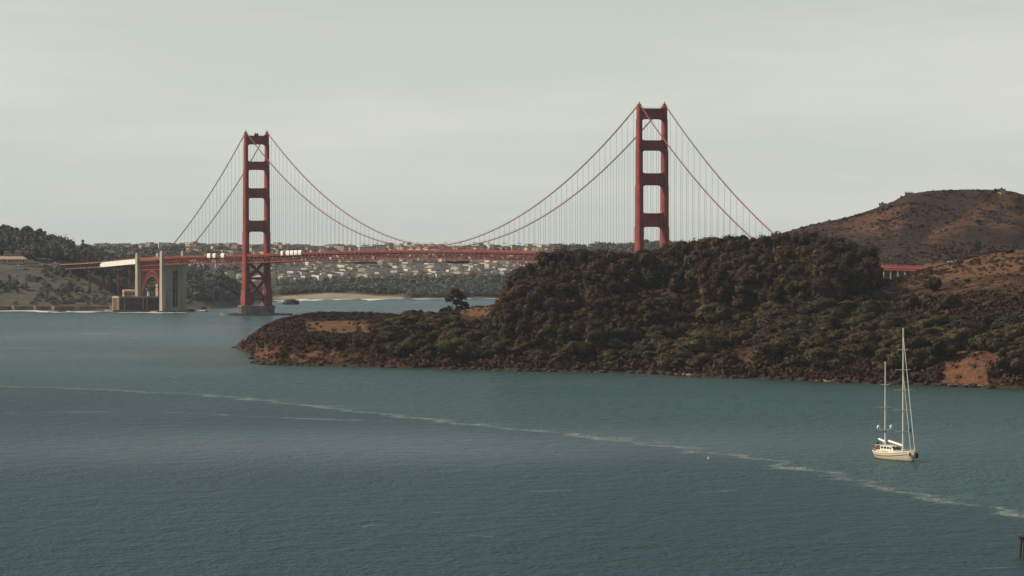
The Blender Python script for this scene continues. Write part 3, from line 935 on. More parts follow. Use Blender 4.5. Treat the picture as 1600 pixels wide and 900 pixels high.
t1 = build_tower(0.0)
t2 = build_tower(LB)
# low oval fender round the far pier
m = MB()
n = 40
V = []
for k in range(n):
    a_ = 2 * PI * k / n
    for r_, z_ in ((1.0, -2), (1.0, 2.4), (0.93, 2.4), (0.93, -2)):
        V.append((LB + 30 * r_ * math.cos(a_), 46 * r_ * math.sin(a_), z_))
m.add(V, [(4 * k + j, 4 * ((k + 1) % n) + j, 4 * ((k + 1) % n) + (j + 1) % 4, 4 * k + (j + 1) % 4) for k in range(n) for j in range(4)])
m.build("pier_fender", M_CONCD, bridge)
# beacon on the far tower's top strut
m = MB(); m.box(LB - 1.6, LB + 1.6, -2.4, 2.4, 221.9, 223.4); m.lathe([(1.1, 0), (1.1, 1.3), (0.5, 1.9)], 8, (LB, -1.2, 223.4)); m.lathe([(1.0, 0), (1.0, 1.3), (0.5, 1.9)], 8, (LB, 1.4, 223.4))
m.build("beacon", M_DARK, t2)

# deck: from the headland viaduct to the city side
S0, S1p, S2p = -343.0, 1626.0, 1745.0
PANEL = 7.62


def truss(mm, s_a, s_b, q, depth, ch=0.95, web=0.42, panel=PANEL, drop=1.6, floor=False):
    n_ = int(round((s_b - s_a) / panel)); ss = [s_a + (s_b - s_a) * i / n_ for i in range(n_ + 1)]
    for i in range(n_):
        a_, b_ = ss[i], ss[i + 1]; za, zb = dz(a_) - drop, dz(b_) - drop
        mm.bar((a_, q, za), (b_, q, zb), ch * .8, ch)
        mm.bar((a_, q, za - depth), (b_, q, zb - depth), ch * .8, ch)
        if i % 2 == 0: mm.bar((a_, q, za - depth), (b_, q, zb), web, web * 1.5)
        else: mm.bar((a_, q, za), (b_, q, zb - depth), web, web * 1.5)
        mm.bar((a_, q, za), (a_, q, za - depth), web * .7, web * .7)
    return ss


for q, nm in ((EAST, "stiffening_truss"), (-EAST, "stiffening_truss")):
    m = MB()
    truss(m, S0, S1p, q, 7.6)
    m.build(nm, M_ORANGE, bridge)
m = MB()   # floor beams and bottom laterals between the two trusses
i = 0; s_ = S0
while s_ < S1p:
    z_ = dz(s_)
    m.box(s_ - .25, s_ + .25, -EAST + .5, EAST - .5, z_ - 3.2, z_ - 1.0)
    m.box(s_ - .3, s_ + .3, -EAST + .5, EAST - .5, z_ - 9.6, z_ - 8.8)
    z2 = dz(s_ + PANEL) - 9.2
    sg = 1 if i % 2 else -1
    m.bar((s_, -sg * (EAST - .5), z_ - 9.25), (s_ + PANEL, 0, z2), .5, .5)
    m.bar((s_, sg * (EAST - .5), z_ - 9.25), (s_ + PANEL, 0, z2), .5, .5)
    s_ += PANEL; i += 1
tagp(m.build("floor_beam", M_ORANGE_SHADED, bridge), kind="stuff")


def strip(name, mm_, s_a, s_b, y0, y1, zt, zb, parent=bridge, step=15.0):
    m = MB(); n_ = max(1, int((s_b - s_a) / step))
    V, Fc = [], []
    for i in range(n_ + 1):
        s_ = s_a + (s_b - s_a) * i / n_; z_ = dz(s_)
        V += [(s_, y0, z_ + zb), (s_, y1, z_ + zb), (s_, y1, z_ + zt), (s_, y0, z_ + zt)]
    for i in range(n_):
        a_ = 4 * i
        Fc += [(a_ + j, a_ + (j + 1) % 4, a_ + 4 + (j + 1) % 4, a_ + 4 + j) for j in range(4)]
    Fc += [(3, 2, 1, 0), tuple(4 * n_ + j for j in range(4))]
    m.add(V, Fc)
    return m.build(name, mm_, parent)


strip("roadway", M_ASPH, S0 - 330, 2205, -9.2, 9.2, 0.0, -0.6)
for sg in (-1, 1):
    y0, y1 = (9.2, 14.6) if sg > 0 else (-14.6, -9.2)
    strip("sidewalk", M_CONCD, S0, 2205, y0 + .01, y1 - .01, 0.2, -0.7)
    e = 14.6 * sg
    strip("fascia_beam", M_ORANGE, S0, S1p, min(e, e + .3 * sg), max(e, e + .3 * sg), 0.2, -0.75)
    m = MB(); s_ = S0
    while s_ < 2205:
        za, zb = dz(s_), dz(min(s_ + 3.8, 2205))
        m.bar((s_, e, za + 1.35), (s_ + 3.8, e, zb + 1.35), .16, .22)
        m.bar((s_, e, za + .45), (s_ + 3.8, e, zb + .45), .08, .45)
        m.bar((s_, e, za + .2), (s_, e, za + 1.35), .14, .14)
        s_ += 3.8
    m.build("railing", M_ORANGE, bridge)

# main cables
ZT = 226.3


def cable_z(s):
    if 0 <= s <= LB:
        u = (s - LB / 2) / (LB / 2); return 83.6 + (ZT - 83.6) * u * u
    if s < 0:
        u = -s / 343.0; return ZT + (dz(S0) + 3.5 - ZT) * u - 4 * 13 * u * (1 - u)
    u = (s - LB) / 343.0; return ZT + (dz(S1p) + 4.0 - ZT) * u - 4 * 10 * u * (1 - u)


for sg in (1, -1):
    m = MB()
    pts = [(s_, sg * EAST, cable_z(s_)) for s_ in list(np.linspace(-343, 0, 24)) + list(np.linspace(0, LB, 90))[1:] + list(np.linspace(LB, S1p, 24))[1:]]
    m.tube(pts, 0.52, 8)
    for k in range(1, 80):      # cable bands
        s_ = LB * k / 80; z_ = cable_z(s_); z2 = cable_z(s_ + .8)
        m.tube([(s_, sg * EAST, z_), (s_ + .8, sg * EAST, z2)], 0.64, 6)
    m.build("main_cable", M_CABLE, bridge, smooth=True)
    for z_off, yo in ((1.5, .55), (1.5, -.55)):
        m = MB(); m.tube([(p[0], p[1] + yo, p[2] + z_off) for p in pts], 0.09, 3); m.build("hand_rope", M_ROPE, bridge)

sus = []
for sg in (1, -1):
    for k in range(-22, 107):
        s_ = k * 15.24
        if k < 0: ok = s_ > -338
        elif s_ < 8: ok = False
        elif s_ > LB - 8 and s_ < LB + 8: ok = False
        else: ok = s_ < S1p - 6
        if not ok: continue
        zt, zb = cable_z(s_), dz(s_) - 1.2
        if zt - zb < 1.5: continue
        D_ = bw(s_).y
        hid = s_ < -190
        sus.append(((zt - max(zb, 60 if not hid else 200)) / D_, s_, sg, zt, zb))
sus.sort(reverse=True)
rest = MB()
for i, (_, s_, sg, zt, zb) in enumerate(sus):
    m = MB() if i < 99 else rest
    for o_ in (-.22, .22):
        m.tube([(s_ + o_, sg * EAST, zb), (s_ + o_, sg * EAST, zt - .4)], 0.062, 4)
    if i < 99: m.build("suspender_rope", M_ROPE, bridge)
tagp(rest.build("suspender_rope", M_ROPE, bridge), kind="stuff")

# pylons on the city side
def pylon(s0, ztop, zwall, zbase, name="pylon"):
    m = MB()
    for sg in (-1, 1):
        yc = sg * 14.2
        m.prism([(s0 - 6.2, zbase), (s0 + 6.2, zbase), (s0 + 5.2, 40), (s0 + 4.6, ztop - 3), (s0 + 3.8, ztop), (s0 - 3.8, ztop), (s0 - 4.6, ztop - 3), (s0 - 5.2, 40)], yc - 2.6, yc + 2.6)
        m.box(s0 - 3.2, s0 + 3.2, yc - 2.0, yc + 2.0, ztop, ztop + 1.3)
        for q in (-1.6, 0, 1.6):
            m.box(s0 - 5.0, s0 - 4.0, yc + q - .25, yc + q + .25, 44, ztop - 5)
    p_ = m.build(name, M_CONC, bridge)
    return p_


p1 = pylon(S1p + 8, 78.5, 61, -1)
m = MB()
m.box(S1p + 4.6, S1p + 12, -11.6, -5.6, 2, 60); m.box(S1p + 4.6, S1p + 12, 1.8, 11.6, 2, 60)
m.box(S1p + 3.8, S1p + 12.4, -11.6, 11.6, 54, 61.4); m.box(S1p + 3.8, S1p + 12.4, -11.6, 11.6, -1, 7)
m.build("pylon_wall", M_CONC, p1)
m = MB(); m.box(S1p + 9.5, S1p + 11.8, -5.59, 1.79, 7.01, 53.99)
for k in range(7): m.box(S1p + 8.2, S1p + 9.5, -5.5, 1.7, 10 + k * 6.4, 10.7 + k * 6.4)
m.box(S1p + 6.5, S1p + 9.4, -3.6, -2.2, 9, 38)
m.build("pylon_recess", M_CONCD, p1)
m = MB()
m.prism([(S1p - 7, -2), (S1p + 26, -2), (S1p + 24, 1.6), (S1p - 4, 1.6)], -24, 26)
m.build("pylon_footing", M_CONCD, p1)
p2 = pylon(S2p, 75.5, 60, 16)
m = MB(); m.box(S2p - 3, S2p + 4, -11.6, 11.6, 52, 61); m.build("pylon_wall", M_CONC, p2)
m = MB(); m.box(S1p + 7.5, S1p + 10, 12, 16.0, 79.8, 80.4); m.build("pylon_cap", M_CONCD, p1)
m = MB(); m.box(S1p + 7.5, S1p + 9, -15.5, -12, 79.8, 81); m.build("pylon_cap", M_CONCD, p1)

# steel arch between the pylons, over the old fort
AS, AE = S1p + 14.5, S2p - 6.0
for q in (11.5, -11.5):
    m = MB()
    na = 16
    def arch(i, off): 
        u = i / na; s_ = AS + (AE - AS) * u
        return (s_, q, 19.5 + off + (47.5 - 19.5) * (1 - (2 * u - 1) ** 2) + (1.2 if off > 0 else 0))
    for i in range(na):
        a0, a1, b0, b1 = Vector(arch(i, 0)), Vector(arch(i + 1, 0)), Vector(arch(i, 4.4)), Vector(arch(i + 1, 4.4))
        m.bar(a0, a1, 1.1, 1.0); m.bar(b0, b1, 1.1, 1.0); m.bar(a0, b1, .6, .6); m.bar(a0, b0, .6, .6)
    m.build("arch_rib", M_ORANGE, bridge)
    m = MB()
    for i in range(na + 1):
        p_ = Vector(arch(i, 5.0)); ztop_ = dz(p_.x) - 8.4
        if ztop_ - p_.z > 1: m.bar(p_, (p_.x, q, ztop_ + 6), .7, .7)
    zm = 55.5
    m.bar((AS, q, zm), (AE, q, zm - 1.0), .7, .9)
    m.bar((AS, q, zm + 6.2), (AE, q, zm + 4.4), .5, .6)
    m.build("spandrel_columns", M_ORANGE, bridge)
m = MB()
for i in range(2, na - 1):
    p_ = arch(i, 0); m.bar((p_[0], -11.5, p_[2]), (p_[0], 11.5, p_[2]), .7, .7)
m.build("arch_bracing", M_ORANGE_SHADED, bridge)
strip("arch_deck_beam", M_ORANGE, S1p + 13.2, S2p - 5, 13.6, 14.2, -1.0, -3.4)
strip("arch_deck_beam", M_ORANGE, S1p + 13.2, S2p - 5, -14.2, -13.6, -1.0, -3.4)

# city-side approach truss, its wrapped part and its bents
for q in (12.5, -12.5):
    m = MB(); truss(m, S2p + 5, 2205, q, 5.6, .9, .4, 9.0, 1.2); m.build("approach_truss", M_ORANGE_SHADED, bridge)
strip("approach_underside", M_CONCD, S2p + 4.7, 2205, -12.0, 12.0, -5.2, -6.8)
WR = s_at_px(157, 14.6)
strip("tarpaulin_wrap", M_WHITE, S2p + 6, WR - 12, 14.7, 15.3, -.6, -6.9)
m = MB(); m.prism([(WR - 12, dz(WR - 12) - .6), (WR, dz(WR) - 2.5), (WR, dz(WR) - 6.2), (WR - 12, dz(WR - 12) - 6.9)], 14.75, 15.25)
m.build("tarpaulin_wrap", M_WHITE, bridge)
for s_, zb in ((1800, 12), (1850, 26), (1990, 34), (2090, 44)):
    m = MB()
    for q in (-10, 10):
        for o_ in (-3, 3):
            m.bar((s_ + o_, q, zb - 6), (s_ + o_ * .6, q, dz(s_) - 6.5), 1.1, 1.1)
        for k in range(3):
            za = zb + (dz(s_) - 8 - zb) * k / 3; zc = zb + (dz(s_) - 8 - zb) * (k + 1) / 3
            m.bar((s_ - 3, q, za), (s_ + 3, q, zc), .5, .5)
    m.bar((s_, -10, zb + 10), (s_, 10, dz(s_) - 8), .7, .7); m.bar((s_, 10, zb + 10), (s_ + .02, -10, dz(s_) - 8), .7, .7)
    m.build("approach_bent", M_ORANGE_SHADED, bridge)

# headland-side viaduct
via = empty("road_viaduct", bw(-343, 0, 0), ANG)
tagp(via, "low orange-red road viaduct on pale piers at the foot of the dry hill", "viaduct")
na = 36
for q in (-13, 13):
    m = MB()
    for i in range(na):
        a_, b_ = -9.4 * i, -9.4 * (i + 1); za, zb = dz(-343 + a_), dz(-343 + b_)
        m.bar((a_, q, za - .4), (b_, q, zb - .4), .6, .9)
        m.bar((a_, q, za - 2.6), (b_, q, zb - 2.6), .5, .5)
        m.bar((a_, q, za - 1), (b_, q, zb - 2.6), .3, .35); m.bar((a_, q, za - 2.6), (a_, q, za - 1), .3, .3)
        m.bar((a_, q, za + 1.2), (b_, q, zb + 1.2), .12, .3)
    m.build("viaduct_truss", M_ORANGE, via)
m = MB(); m.add([(0, -12.7, dz(-343) - 1.6), (0, 12.7, dz(-343) - 1.6), (-338, 12.7, dz(-681) - 1.6), (-338, -12.7, dz(-681) - 1.6), (0, -12.7, dz(-343) - 2.7), (0, 12.7, dz(-343) - 2.7), (-338, 12.7, dz(-681) - 2.7), (-338, -12.7, dz(-681) - 2.7)],
            [(0, 1, 2, 3), (7, 6, 5, 4), (0, 4, 5, 1), (1, 5, 6, 2), (2, 6, 7, 3), (3, 7, 4, 0)])
m.build("viaduct_deck", M_ORANGE_SHADED, via)
for k in range(22):
    s_ = -20 - 15 * k; m = MB(); zt = dz(-343 + s_) - 3.4
    for q in (-10, 10): m.box(s_ - 1.3, s_ + 1.3, q - 1.6, q + 1.6, 25, zt)
    m.box(s_ - 1.5, s_ + 1.5, -11.6, 11.6, zt, zt + .45)
    m.build("viaduct_pier", M_CONCD, via)

# bridge street lamps
lampm = MB()
lampm.tube([(0, 0, 0), (0, 0, 7.4), (0, -.5, 8.6), (0, -1.6, 9.1), (0, -2.6, 8.9)], [.22, .16, .14, .13, .12], 5)
lm_pole = lampm.mesh("pole", M_ROPE)
lampm = MB(); lampm.box(-.45, .45, -3.7, -2.4, 8.45, 8.85); lm_head = lampm.mesh("lamp_head", M_DARK)
for sg in (1, -1):
    s_ = -330 + (23 if sg > 0 else 0)
    while s_ < 2190:
        near = abs(s_) < 9 or abs(s_ - LB) < 9 or abs(s_ - S1p) < 18
        px_ = 800 + bw(s_, sg * 14).x / bw(s_, sg * 14).y * F
        if not near and px_ < 872:
            p_ = bw(s_, sg * 14.25, dz(s_) + 0.2)
            r_ = empty("street_lamp", p_, ANG + (0 if sg > 0 else PI))
            reg = ("on the near railing" if sg > 0 else "on the far railing")
            reg2 = ("over the main span" if 9 < s_ < LB - 9 else "between tower and pylon" if s_ < S1p else "beyond the pylons")
            tagp(r_, "thin curved lamp post %s, %s" % (reg, reg2), "street lamp", "bridge lamps %s %s" % (reg, reg2))
            link("pole", lm_pole, r_); link("lamp_head", lm_head, r_)
        s_ += 46

# white tarpaulin enclosures on the near sidewalk
def enclosure(pa, pb, label, group):
    sa, sb = s_at_px(pa, 14.8), s_at_px(pb, 14.8)
    if sa > sb: sa, sb = sb, sa
    zz = dz((sa + sb) / 2)
    o = empty("tarpaulin_enclosure", bw((sa + sb) / 2, 14.8, zz), ANG)
    h = (sb - sa) / 2
    V, Fc = [], []
    prof = [(0.2, -2.4), (0.75, -1.6), (1.0, 0.2), (0.95, 2.0), (0.55, 3.1), (-.4, 3.5), (-2.2, 3.5), (-2.6, 2.6), (-2.6, 0.25), (-2.4, .2)]
    ns = 7
    for i in range(ns):
        x_ = -h + 2 * h * i / (ns - 1); bl = 0.82 + 0.18 * math.sin(PI * (i + .5) / ns) + random.uniform(-.04, .04)
        V += [(x_, y_ * bl if y_ > 0 else y_, z_ * (0.96 + .04 * bl)) for y_, z_ in prof]
    k_ = len(prof)
    for i in range(ns - 1): Fc += [(i * k_ + j, i * k_ + (j + 1) % k_, (i + 1) * k_ + (j + 1) % k_, (i + 1) * k_ + j) for j in range(k_)]
    Fc += [tuple(range(k_)), tuple((ns - 1) * k_ + j for j in range(k_))[::-1]]
    m = MB(); m.add(V, Fc); m.build("tarpaulin", M_WHITE, o)
    for x_ in (-h - .1, h + .1):
        m = MB(); m.bar((x_, .9, -2.4), (x_, .9, 3.6), .25, .25); m.bar((x_, -2.6, .2), (x_, -2.6, 3.6), .25, .25); m.bar((x_, -2.6, 3.6), (x_, .9, 3.6), .25, .25)
        m.build("scaffold_frame", M_DARK, o)
    tagp(o, label, "enclosure", group)


enclosure(324, 329.5, "billowing white tarpaulin enclosure on the railing, nearest the pylon", "tarpaulin enclosures between pylon and tower")
enclosure(333, 337.6, "small white tarpaulin enclosure, middle one between pylon and tower", "tarpaulin enclosures between pylon and tower")
enclosure(345.6, 351, "white tarpaulin enclosure on the railing, closest to the far tower from the pylon side", "tarpaulin enclosures between pylon and tower")
enclosure(439.2, 443, "narrow white tarpaulin enclosure standing apart just past the far tower", "tarpaulin enclosures on the main span")
for k, (a_, b_, nm) in enumerate(((447.3, 452.8, "first of the four joined white tarpaulin enclosures from the far tower"), (453.7, 459, "second of the four joined white tarpaulin enclosures from the far tower"),
                                  (459.9, 465.2, "third of the four joined white tarpaulin enclosures from the far tower"), (466.1, 471.6, "last of the four joined white tarpaulin enclosures, farthest from the tower"))):
    enclosure(a_, b_, nm, "tarpaulin enclosures on the main span")


def platform(pa, pb, label, depth=2.2, netting=False):
    sa, sb = s_at_px(pb, 13), s_at_px(pa, 13)
    zc = min(dz(sa), dz(sb)) - 10.9
    o = empty("work_platform", bw((sa + sb) / 2, 0, zc), ANG); h = (sb - sa) / 2
    m = MB(); m.box(-h, h, -13, 14, -depth, -depth + .5); m.build("platform_floor", M_DARK, o)
    m = MB(); n_ = int(h / 3)
    for i in range(n_ + 1):
        x_ = -h + 2 * h * i / n_
        for q in (-13, 14): m.bar((x_, q, -depth), (x_, q, 1.0 if i % 3 == 0 else -.3), .3, .3)
    for q in (-13, 14):
        m.bar((-h, q, -.5), (h, q, -.5), .2, .3); m.bar((-h, q, -1.2), (h, q, -1.2), .2, .5)
        m.box(-h, h, q - .08, q + .08, -depth, -.9)
    m.build("platform_rail", M_DARK, o)
    if netting:
        m = MB(); m.box(-h * .75, -h * .55, 14.2, 14.5, -1.2, 2.2); m.build("canvas_screen", M_TAN, o)
    tagp(o, label, "work platform", "work platforms hung under the deck")


platform(507, 556, "long dark work platform hanging under the deck nearer the far tower")
platform(646, 699, "dark work platform with canvas screens hanging under the middle of the main span", 2.8, True)

def deck_vehicle(px_, kind, length, height, wallm, label, lane=6.0):
    s_ = s_at_px(px_, lane); o = empty(kind, bw(s_, lane, dz(s_) + .01), ANG); h = length / 2
    m = MB(); m.prism([(-h, .5), (-h, height), (h - .9, height), (h - .1, height * .62), (h, .5)], -1.15, 1.15); m.build("body", wallm, o)
    m = MB(); m.box(-h + .5, h - 1.4, 1.14, 1.17, height * .62, height * .85); m.build("window", M_GLASS, o)
    for x_ in (-h + 1.2, h - 1.3):
        m = MB(); m.tube([(x_, -1.15, .45), (x_, 1.15, .45)], .45, 10); m.build("wheel", M_DARK, o)
    tagp(o, label, kind.replace("_", " "), None)


deck_vehicle(322, "delivery_van", 6, 2.9, M_TAN, "pinkish delivery van on the deck beside the first white tarpaulin")
deck_vehicle(361.5, "delivery_van", 5.5, 2.6, M_BLDG, "white delivery van on the deck close to the far tower")
deck_vehicle(433, "delivery_van", 6, 2.9, M_BLDG, "white delivery van just past the far tower before the enclosures")
deck_vehicle(487, "box_truck", 9, 3.4, M_BLDG, "white box truck on the deck after the four joined enclosures")
deck_vehicle(501, "box_truck", 8, 3.2, M_YELLOW, "cream box truck a short way behind the white one")
for k, (p_, lb) in enumerate(((643, "cream coach on the deck where the cables dip lowest, nearest the far tower"), (655, "cream coach second in line where the cables dip lowest"), (667, "cream coach last in line where the cables dip lowest"))):
    deck_vehicle(p_, "coach", 12.5, 3.5, HW[0], lb)

# ------------------------------------------------------------------ old fort, sea wall
ft = empty("brick_fort", (-515, 6700, 0), ANG - PI / 2)   # local x to the west along the near face, y away
FX, FY, FZ = 62.0, 30.0, 19.6
m = MB(); m.box(0, FX, 0, FY, -1, FZ - 1.6); m.build("wall", M_BRICK, ft)
m = MB(); m.box(-.5, FX + .5, -.5, FY + .5, FZ - 1.59, FZ - .6); m.box(-.2, FX + .2, -.2, 1.2, FZ - .6, FZ + .5); m.box(-.2, 1.2, 1.3, FY, FZ - .6, FZ + .5)
m.build("cornice", M_CONC, ft)
m = MB()
for x_ in (0.0, 7.5, 33, 38): m.box(x_ - .7, x_ + .7, -.5, .1, -1, FZ - 1.7)
for y_ in (3, 27): m.box(-.5, .1, y_ - 1.2, y_ + 1.2, -1, FZ - 1.7)
m.build("pilaster", M_CONC, ft)
wm = MB(); wm.box(-.55, .55, -.14, .12, 0, 1.5); wme = wm.mesh("window", M_DARK)
for r_ in range(3):
    for k in range(9):
        o = link("window", wme, ft); o.location = (4 + k * 6.6, -.01, 3.5 + r_ * 4.8)
wm = MB(); wm.box(-.14, .12, -.55, .55, 0, 1.9); wme2 = wm.mesh("window", M_DARK)
for r_ in range(3):
    for k in range(3):
        o = link("window", wme2, ft); o.location = (-.01, 7.5 + k * 7.5, 3.2 + r_ * 4.8)
m = MB(); m.lathe([(2, 0), (2, 4), (1.6, 4.4), (1.6, 6), (.3, 7.5)], 8, (44, 12, FZ - .6)); m.build("lantern_turret", M_BLDG, ft)
tagp(ft, "low dark red brick fort on the shore beneath the steel arch", "fort")
m = MB(); m.box(-10, FX + 2, -8, FY + 6, -2, 2.4)
o = m.build("fort_apron", M_CONCD); o.location = (-515, 6700, 0); o.rotation_euler = (0, 0, ANG - PI / 2)
tagp(o, "weathered stone sea apron wrapped round the foot of the brick fort", "sea wall")
m = MB(); P = [(PX(a_, 6862), 6862 + random.uniform(-4, 4)) for a_ in np.linspace(-160, 176, 60)]
V = []
for x_, y_ in P: V += [(x_, y_, -1), (x_, y_, 5.4), (x_, y_ + 7, 5.4), (x_, y_ + 7, -1)]
m.add(V, [(4 * i + j, 4 * i + (j + 1) % 4, 4 * i + 4 + (j + 1) % 4, 4 * i + 4 + j) for i in range(59) for j in range(4)])
for i in range(59): m.bar((P[i][0], P[i][1] + 6, 6.2), (P[i + 1][0], P[i + 1][1] + 6, 6.2), .3, .3)
tagp(m.build("sea_wall", mat("sea_wall_stone", (0.26, 0.17, 0.13), .9, .2, var=.3, scale=.1)), "long low pinkish sea wall running along the water to the brick fort", "sea wall")

# ------------------------------------------------------------------ buildings
def simple_building(name, x, y, z, wx, dy, h, rz, wallm, roofm, label, roof='flat', wins=(6, 2), cat="building", group=None, wsz=None, porch=False):
    r_ = empty(name, (x, y, z), rz)
    m = MB(); m.box(-wx / 2, wx / 2, -dy / 2, dy / 2, -4, h); m.build("wall", wallm, r_)
    m = MB()
    if roof == 'flat':
        m.box(-wx / 2 - .3, wx / 2 + .3, -dy / 2 - .3, dy / 2 + .3, h, h + .6)
        m.box(-wx * .15, wx * .1, -dy * .2, dy * .2, h + .6, h + 2.0)
    elif roof == 'gable':
        m.prism([(-dy / 2 - .5, h), (dy / 2 + .5, h), (0, h + dy * .28)], -wx / 2 - .4, wx / 2 + .4, 'x')
    else:
        a_, b_ = wx / 2 + .5, dy / 2 + .5; c_ = max(0, a_ - b_)
        m.add([(-a_, -b_, h), (a_, -b_, h), (a_, b_, h), (-a_, b_, h), (-c_, 0, h + b_ * .6), (c_, 0, h + b_ * .6)], [(0, 1, 5, 4), (1, 2, 5), (2, 3, 4, 5), (3, 0, 4), (3, 2, 1, 0)])
    m.build("roof", roofm, r_)
    nx_, nz_ = wins
    ww = wsz[0] if wsz else wx / nx_ * .5; hh = wsz[1] if wsz else h / nz_ * .5
    wm_ = MB(); wm_.box(-ww / 2, ww / 2, -.08, .08, -hh / 2, hh / 2); me_ = wm_.mesh("window", M_GLASS)
    for i in range(nx_):
        for k in range(nz_):
            o = link("window", me_, r_); o.location = (-wx / 2 + wx * (i + .5) / nx_, -dy / 2 - .03, h * (k + .55) / nz_)
    nl = max(1, int(nx_ * dy / wx))
    for i in range(nl):
        for k in range(nz_):
            o = link("window", me_, r_); o.rotation_euler = (0, 0, PI / 2); o.location = (-wx / 2 - .03, -dy / 2 + dy * (i + .5) / nl, h * (k + .55) / nz_)
    tagp(r_, label, cat, group)
    return r_


x, y, z = sf.at(18, 3.05); simple_building("toll_building", x, y, z, 44, 12, 5.0, .12, M_TAN, M_TAN, "long tan toll building with tan roof below the wooded bluff", 'hip', (11, 1))
x, y, z = sf.at(22, 3.2); simple_building("visitor_building", x, y + 12, z + 1, 30, 12, 8.0, .12, M_TAN, M_BLDG, "tan two storey building with pale flat roof behind the toll building", 'flat', (8, 2))
x, y, z = sf.at(50, 3.0); simple_building("pavilion", x, y - 3, z, 20, 9, 5.0, .1, M_TAN, M_TAN, "small tan pavilion between the toll building and the bridge end", 'flat', (6, 1))
x, y, z = sf.at(29, 2.85); simple_building("kiosk", x, y - 3, z, 15, 8, 2.6, .1, M_BLDG, M_BLDG, "low white kiosk on the terrace edge in front of the toll building", 'flat', (4, 1))
x, y, z = sf.at(87, 3.0); simple_building("kiosk", x, y - 3, z, 9, 6, 4, .1, M_BLDG, M_BLDG, "low white booth where the bridge road meets the bluff", 'flat', (3, 1))
x, y, z = sf.at(97, 3.0); simple_building("bus_shelter", x, y - 3, z, 12, 5, 3, .1, M_BLDG, M_GREYROOF, "pale roadside shelter beside the bridge end under dark trees", 'flat', (4, 1))
x, y, z = sf.at(126, 1.0); simple_building("shore_hut", x, y + 5, z + 1.0, 13, 7, 3.6, .1, M_BLDG, M_GREYROOF, "low pale hut on the shore road left of the fort".replace(" left of", " next to"), 'gable', (4, 1))
x, y = PX(205, 6765), 6765; simple_building("shore_hut", x, y, 4, 22, 8, 22.5, ANG - PI / 2, M_TAN, M_TAN, "pale stone block rising behind the fort next to the slim pylon", 'gable', (4, 3))

x_, y_ = PX(582, 10200), 10200; simple_building("hospital_block", x_, y_, 76, 52, 26, 12, .05, M_BLDG, M_GREYROOF, "wide pale grey hospital block on the skyline above the bridge deck", 'flat', (16, 5))
simple_building("hospital_block", PX(595, 10150), 10150, 76, 16, 22, 15, .05, HW[1], M_GREYROOF, "white tower wing at the end of the grey hospital block", 'flat', (4, 5))
simple_building("apartment_block", PX(557, 10150), 10150, 76, 8, 12, 11, .05, HW[1], M_GREYROOF, "small white block beside the grey hospital on the skyline", 'flat', (3, 4))
simple_building("apartment_block", PX(512, 10200), 10200, 76, 34, 16, 8.5, .05, HW[3], M_GREYROOF, "long grey building on the skyline above the main span", 'flat', (10, 3))
simple_building("apartment_block", PX(668, 10200), 10200, 76, 40, 16, 8.0, .05, HW[0], M_REDROOF, "long cream building with red roof behind the lowest dip of the cables", 'flat', (10, 2))
simple_building("church", PX(566, 9560), 9560, 48, 10, 14, 13, .1, HW[0], M_REDROOF, "cream twin block rising above the houses under the dark platform", 'gable', (4, 4))
simple_building("apartment_block", PX(606, 9130), 9130, 25, 10, 10, 15, -.3, HW[0], M_GREYROOF, "tall cream block standing on the lower row of hillside houses", 'flat', (2, 5))
simple_building("apartment_block", PX(585, 9100), 9100, 25, 11, 10, 12, .3, HW[1], M_GREYROOF, "pale square block beside the tall cream one on the lower row", 'flat', (2, 4))
simple_building("apartment_block", PX(431, 9150), 9150, 32, 9, 9, 15, -.3, HW[0], M_GREYROOF, "cream block on the hillside seen just past the far tower", 'flat', (2, 4))

# hilltop structures
x, y, z = hill.hit(1379, 320.5); simple_building("lookout_shelter", x, y, z + .8, 8, 4, 1.2, 0, M_BLDG, M_GREYROOF, "tiny flat roofed lookout on the hill's shoulder against the sky", 'flat', (4, 1), cat="shelter")
x, y, z = hill.at(1420, 4.0); simple_building("lookout_shelter", x, y, z, 9, 5, 2.0, 0, M_BLDG, M_BLDG, "low pale bunker at the rounded edge of the hill's summit", 'gable', (3, 1), cat="shelter")
x, y, z = hill.hit(1566, 303.5); simple_building("hilltop_hut", x, y, z, 8, 5, 3.4, -.1, M_YELLOW, M_GREYROOF, "small yellow hut beside a dirt track near the hilltop", 'flat', (3, 1), cat="hut")
# pale dirt track by the hut
TP = [hill.hit(a_, b_) for a_, b_ in ((1548, 301.5), (1557, 303), (1566, 305), (1576, 307.5), (1586, 310))]
m = MB()
for a_, b_ in zip(TP[:-1], TP[1:]): m.bar((a_[0], a_[1], a_[2] + .5), (b_[0], b_[1], b_[2] + .5), 1.2, 1.2)
tagp(m.build("dirt_path", M_TGRASS), kind="structure")

# cars
def make_car(col):
    bd = MB()
    pr = [(-2.2, .35), (-2.25, .8), (-2.1, .95), (-1.4, 1.02), (-1.0, 1.42), (.5, 1.45), (1.15, 1.0), (2.0, .88), (2.2, .7), (2.2, .35)]
    bd.prism(pr, -.88, .88)
    gl = MB(); gl.prism([(-1.25, 1.03), (-.92, 1.36), (.45, 1.38), (.98, 1.03)], -.90, .90)
    wh = MB()
    for sx in (-1.35, 1.35):
        for sy in (-.8, .8): wh.tube([(sx, sy - .11, .33), (sx, sy + .11, .33)], .33, 10)
    return bd.mesh("body", col), gl.mesh("window", M_GLASS), wh.mesh("wheel", M_DARK)


CARW = make_car(mat("white_car_paint", (.78, .78, .76), .3, .5, var=.03))
CARG = make_car(mat("grey_car_paint", (.30, .30, .30), .3, .5, var=.03))


def car(p_, rz, ms, label, group):
    r_ = empty("parked_car", p_, rz)
    link("body", ms[0], r_); link("window", ms[1], r_); link("wheels", ms[2], r_)
    tagp(r_, label, "car", group)


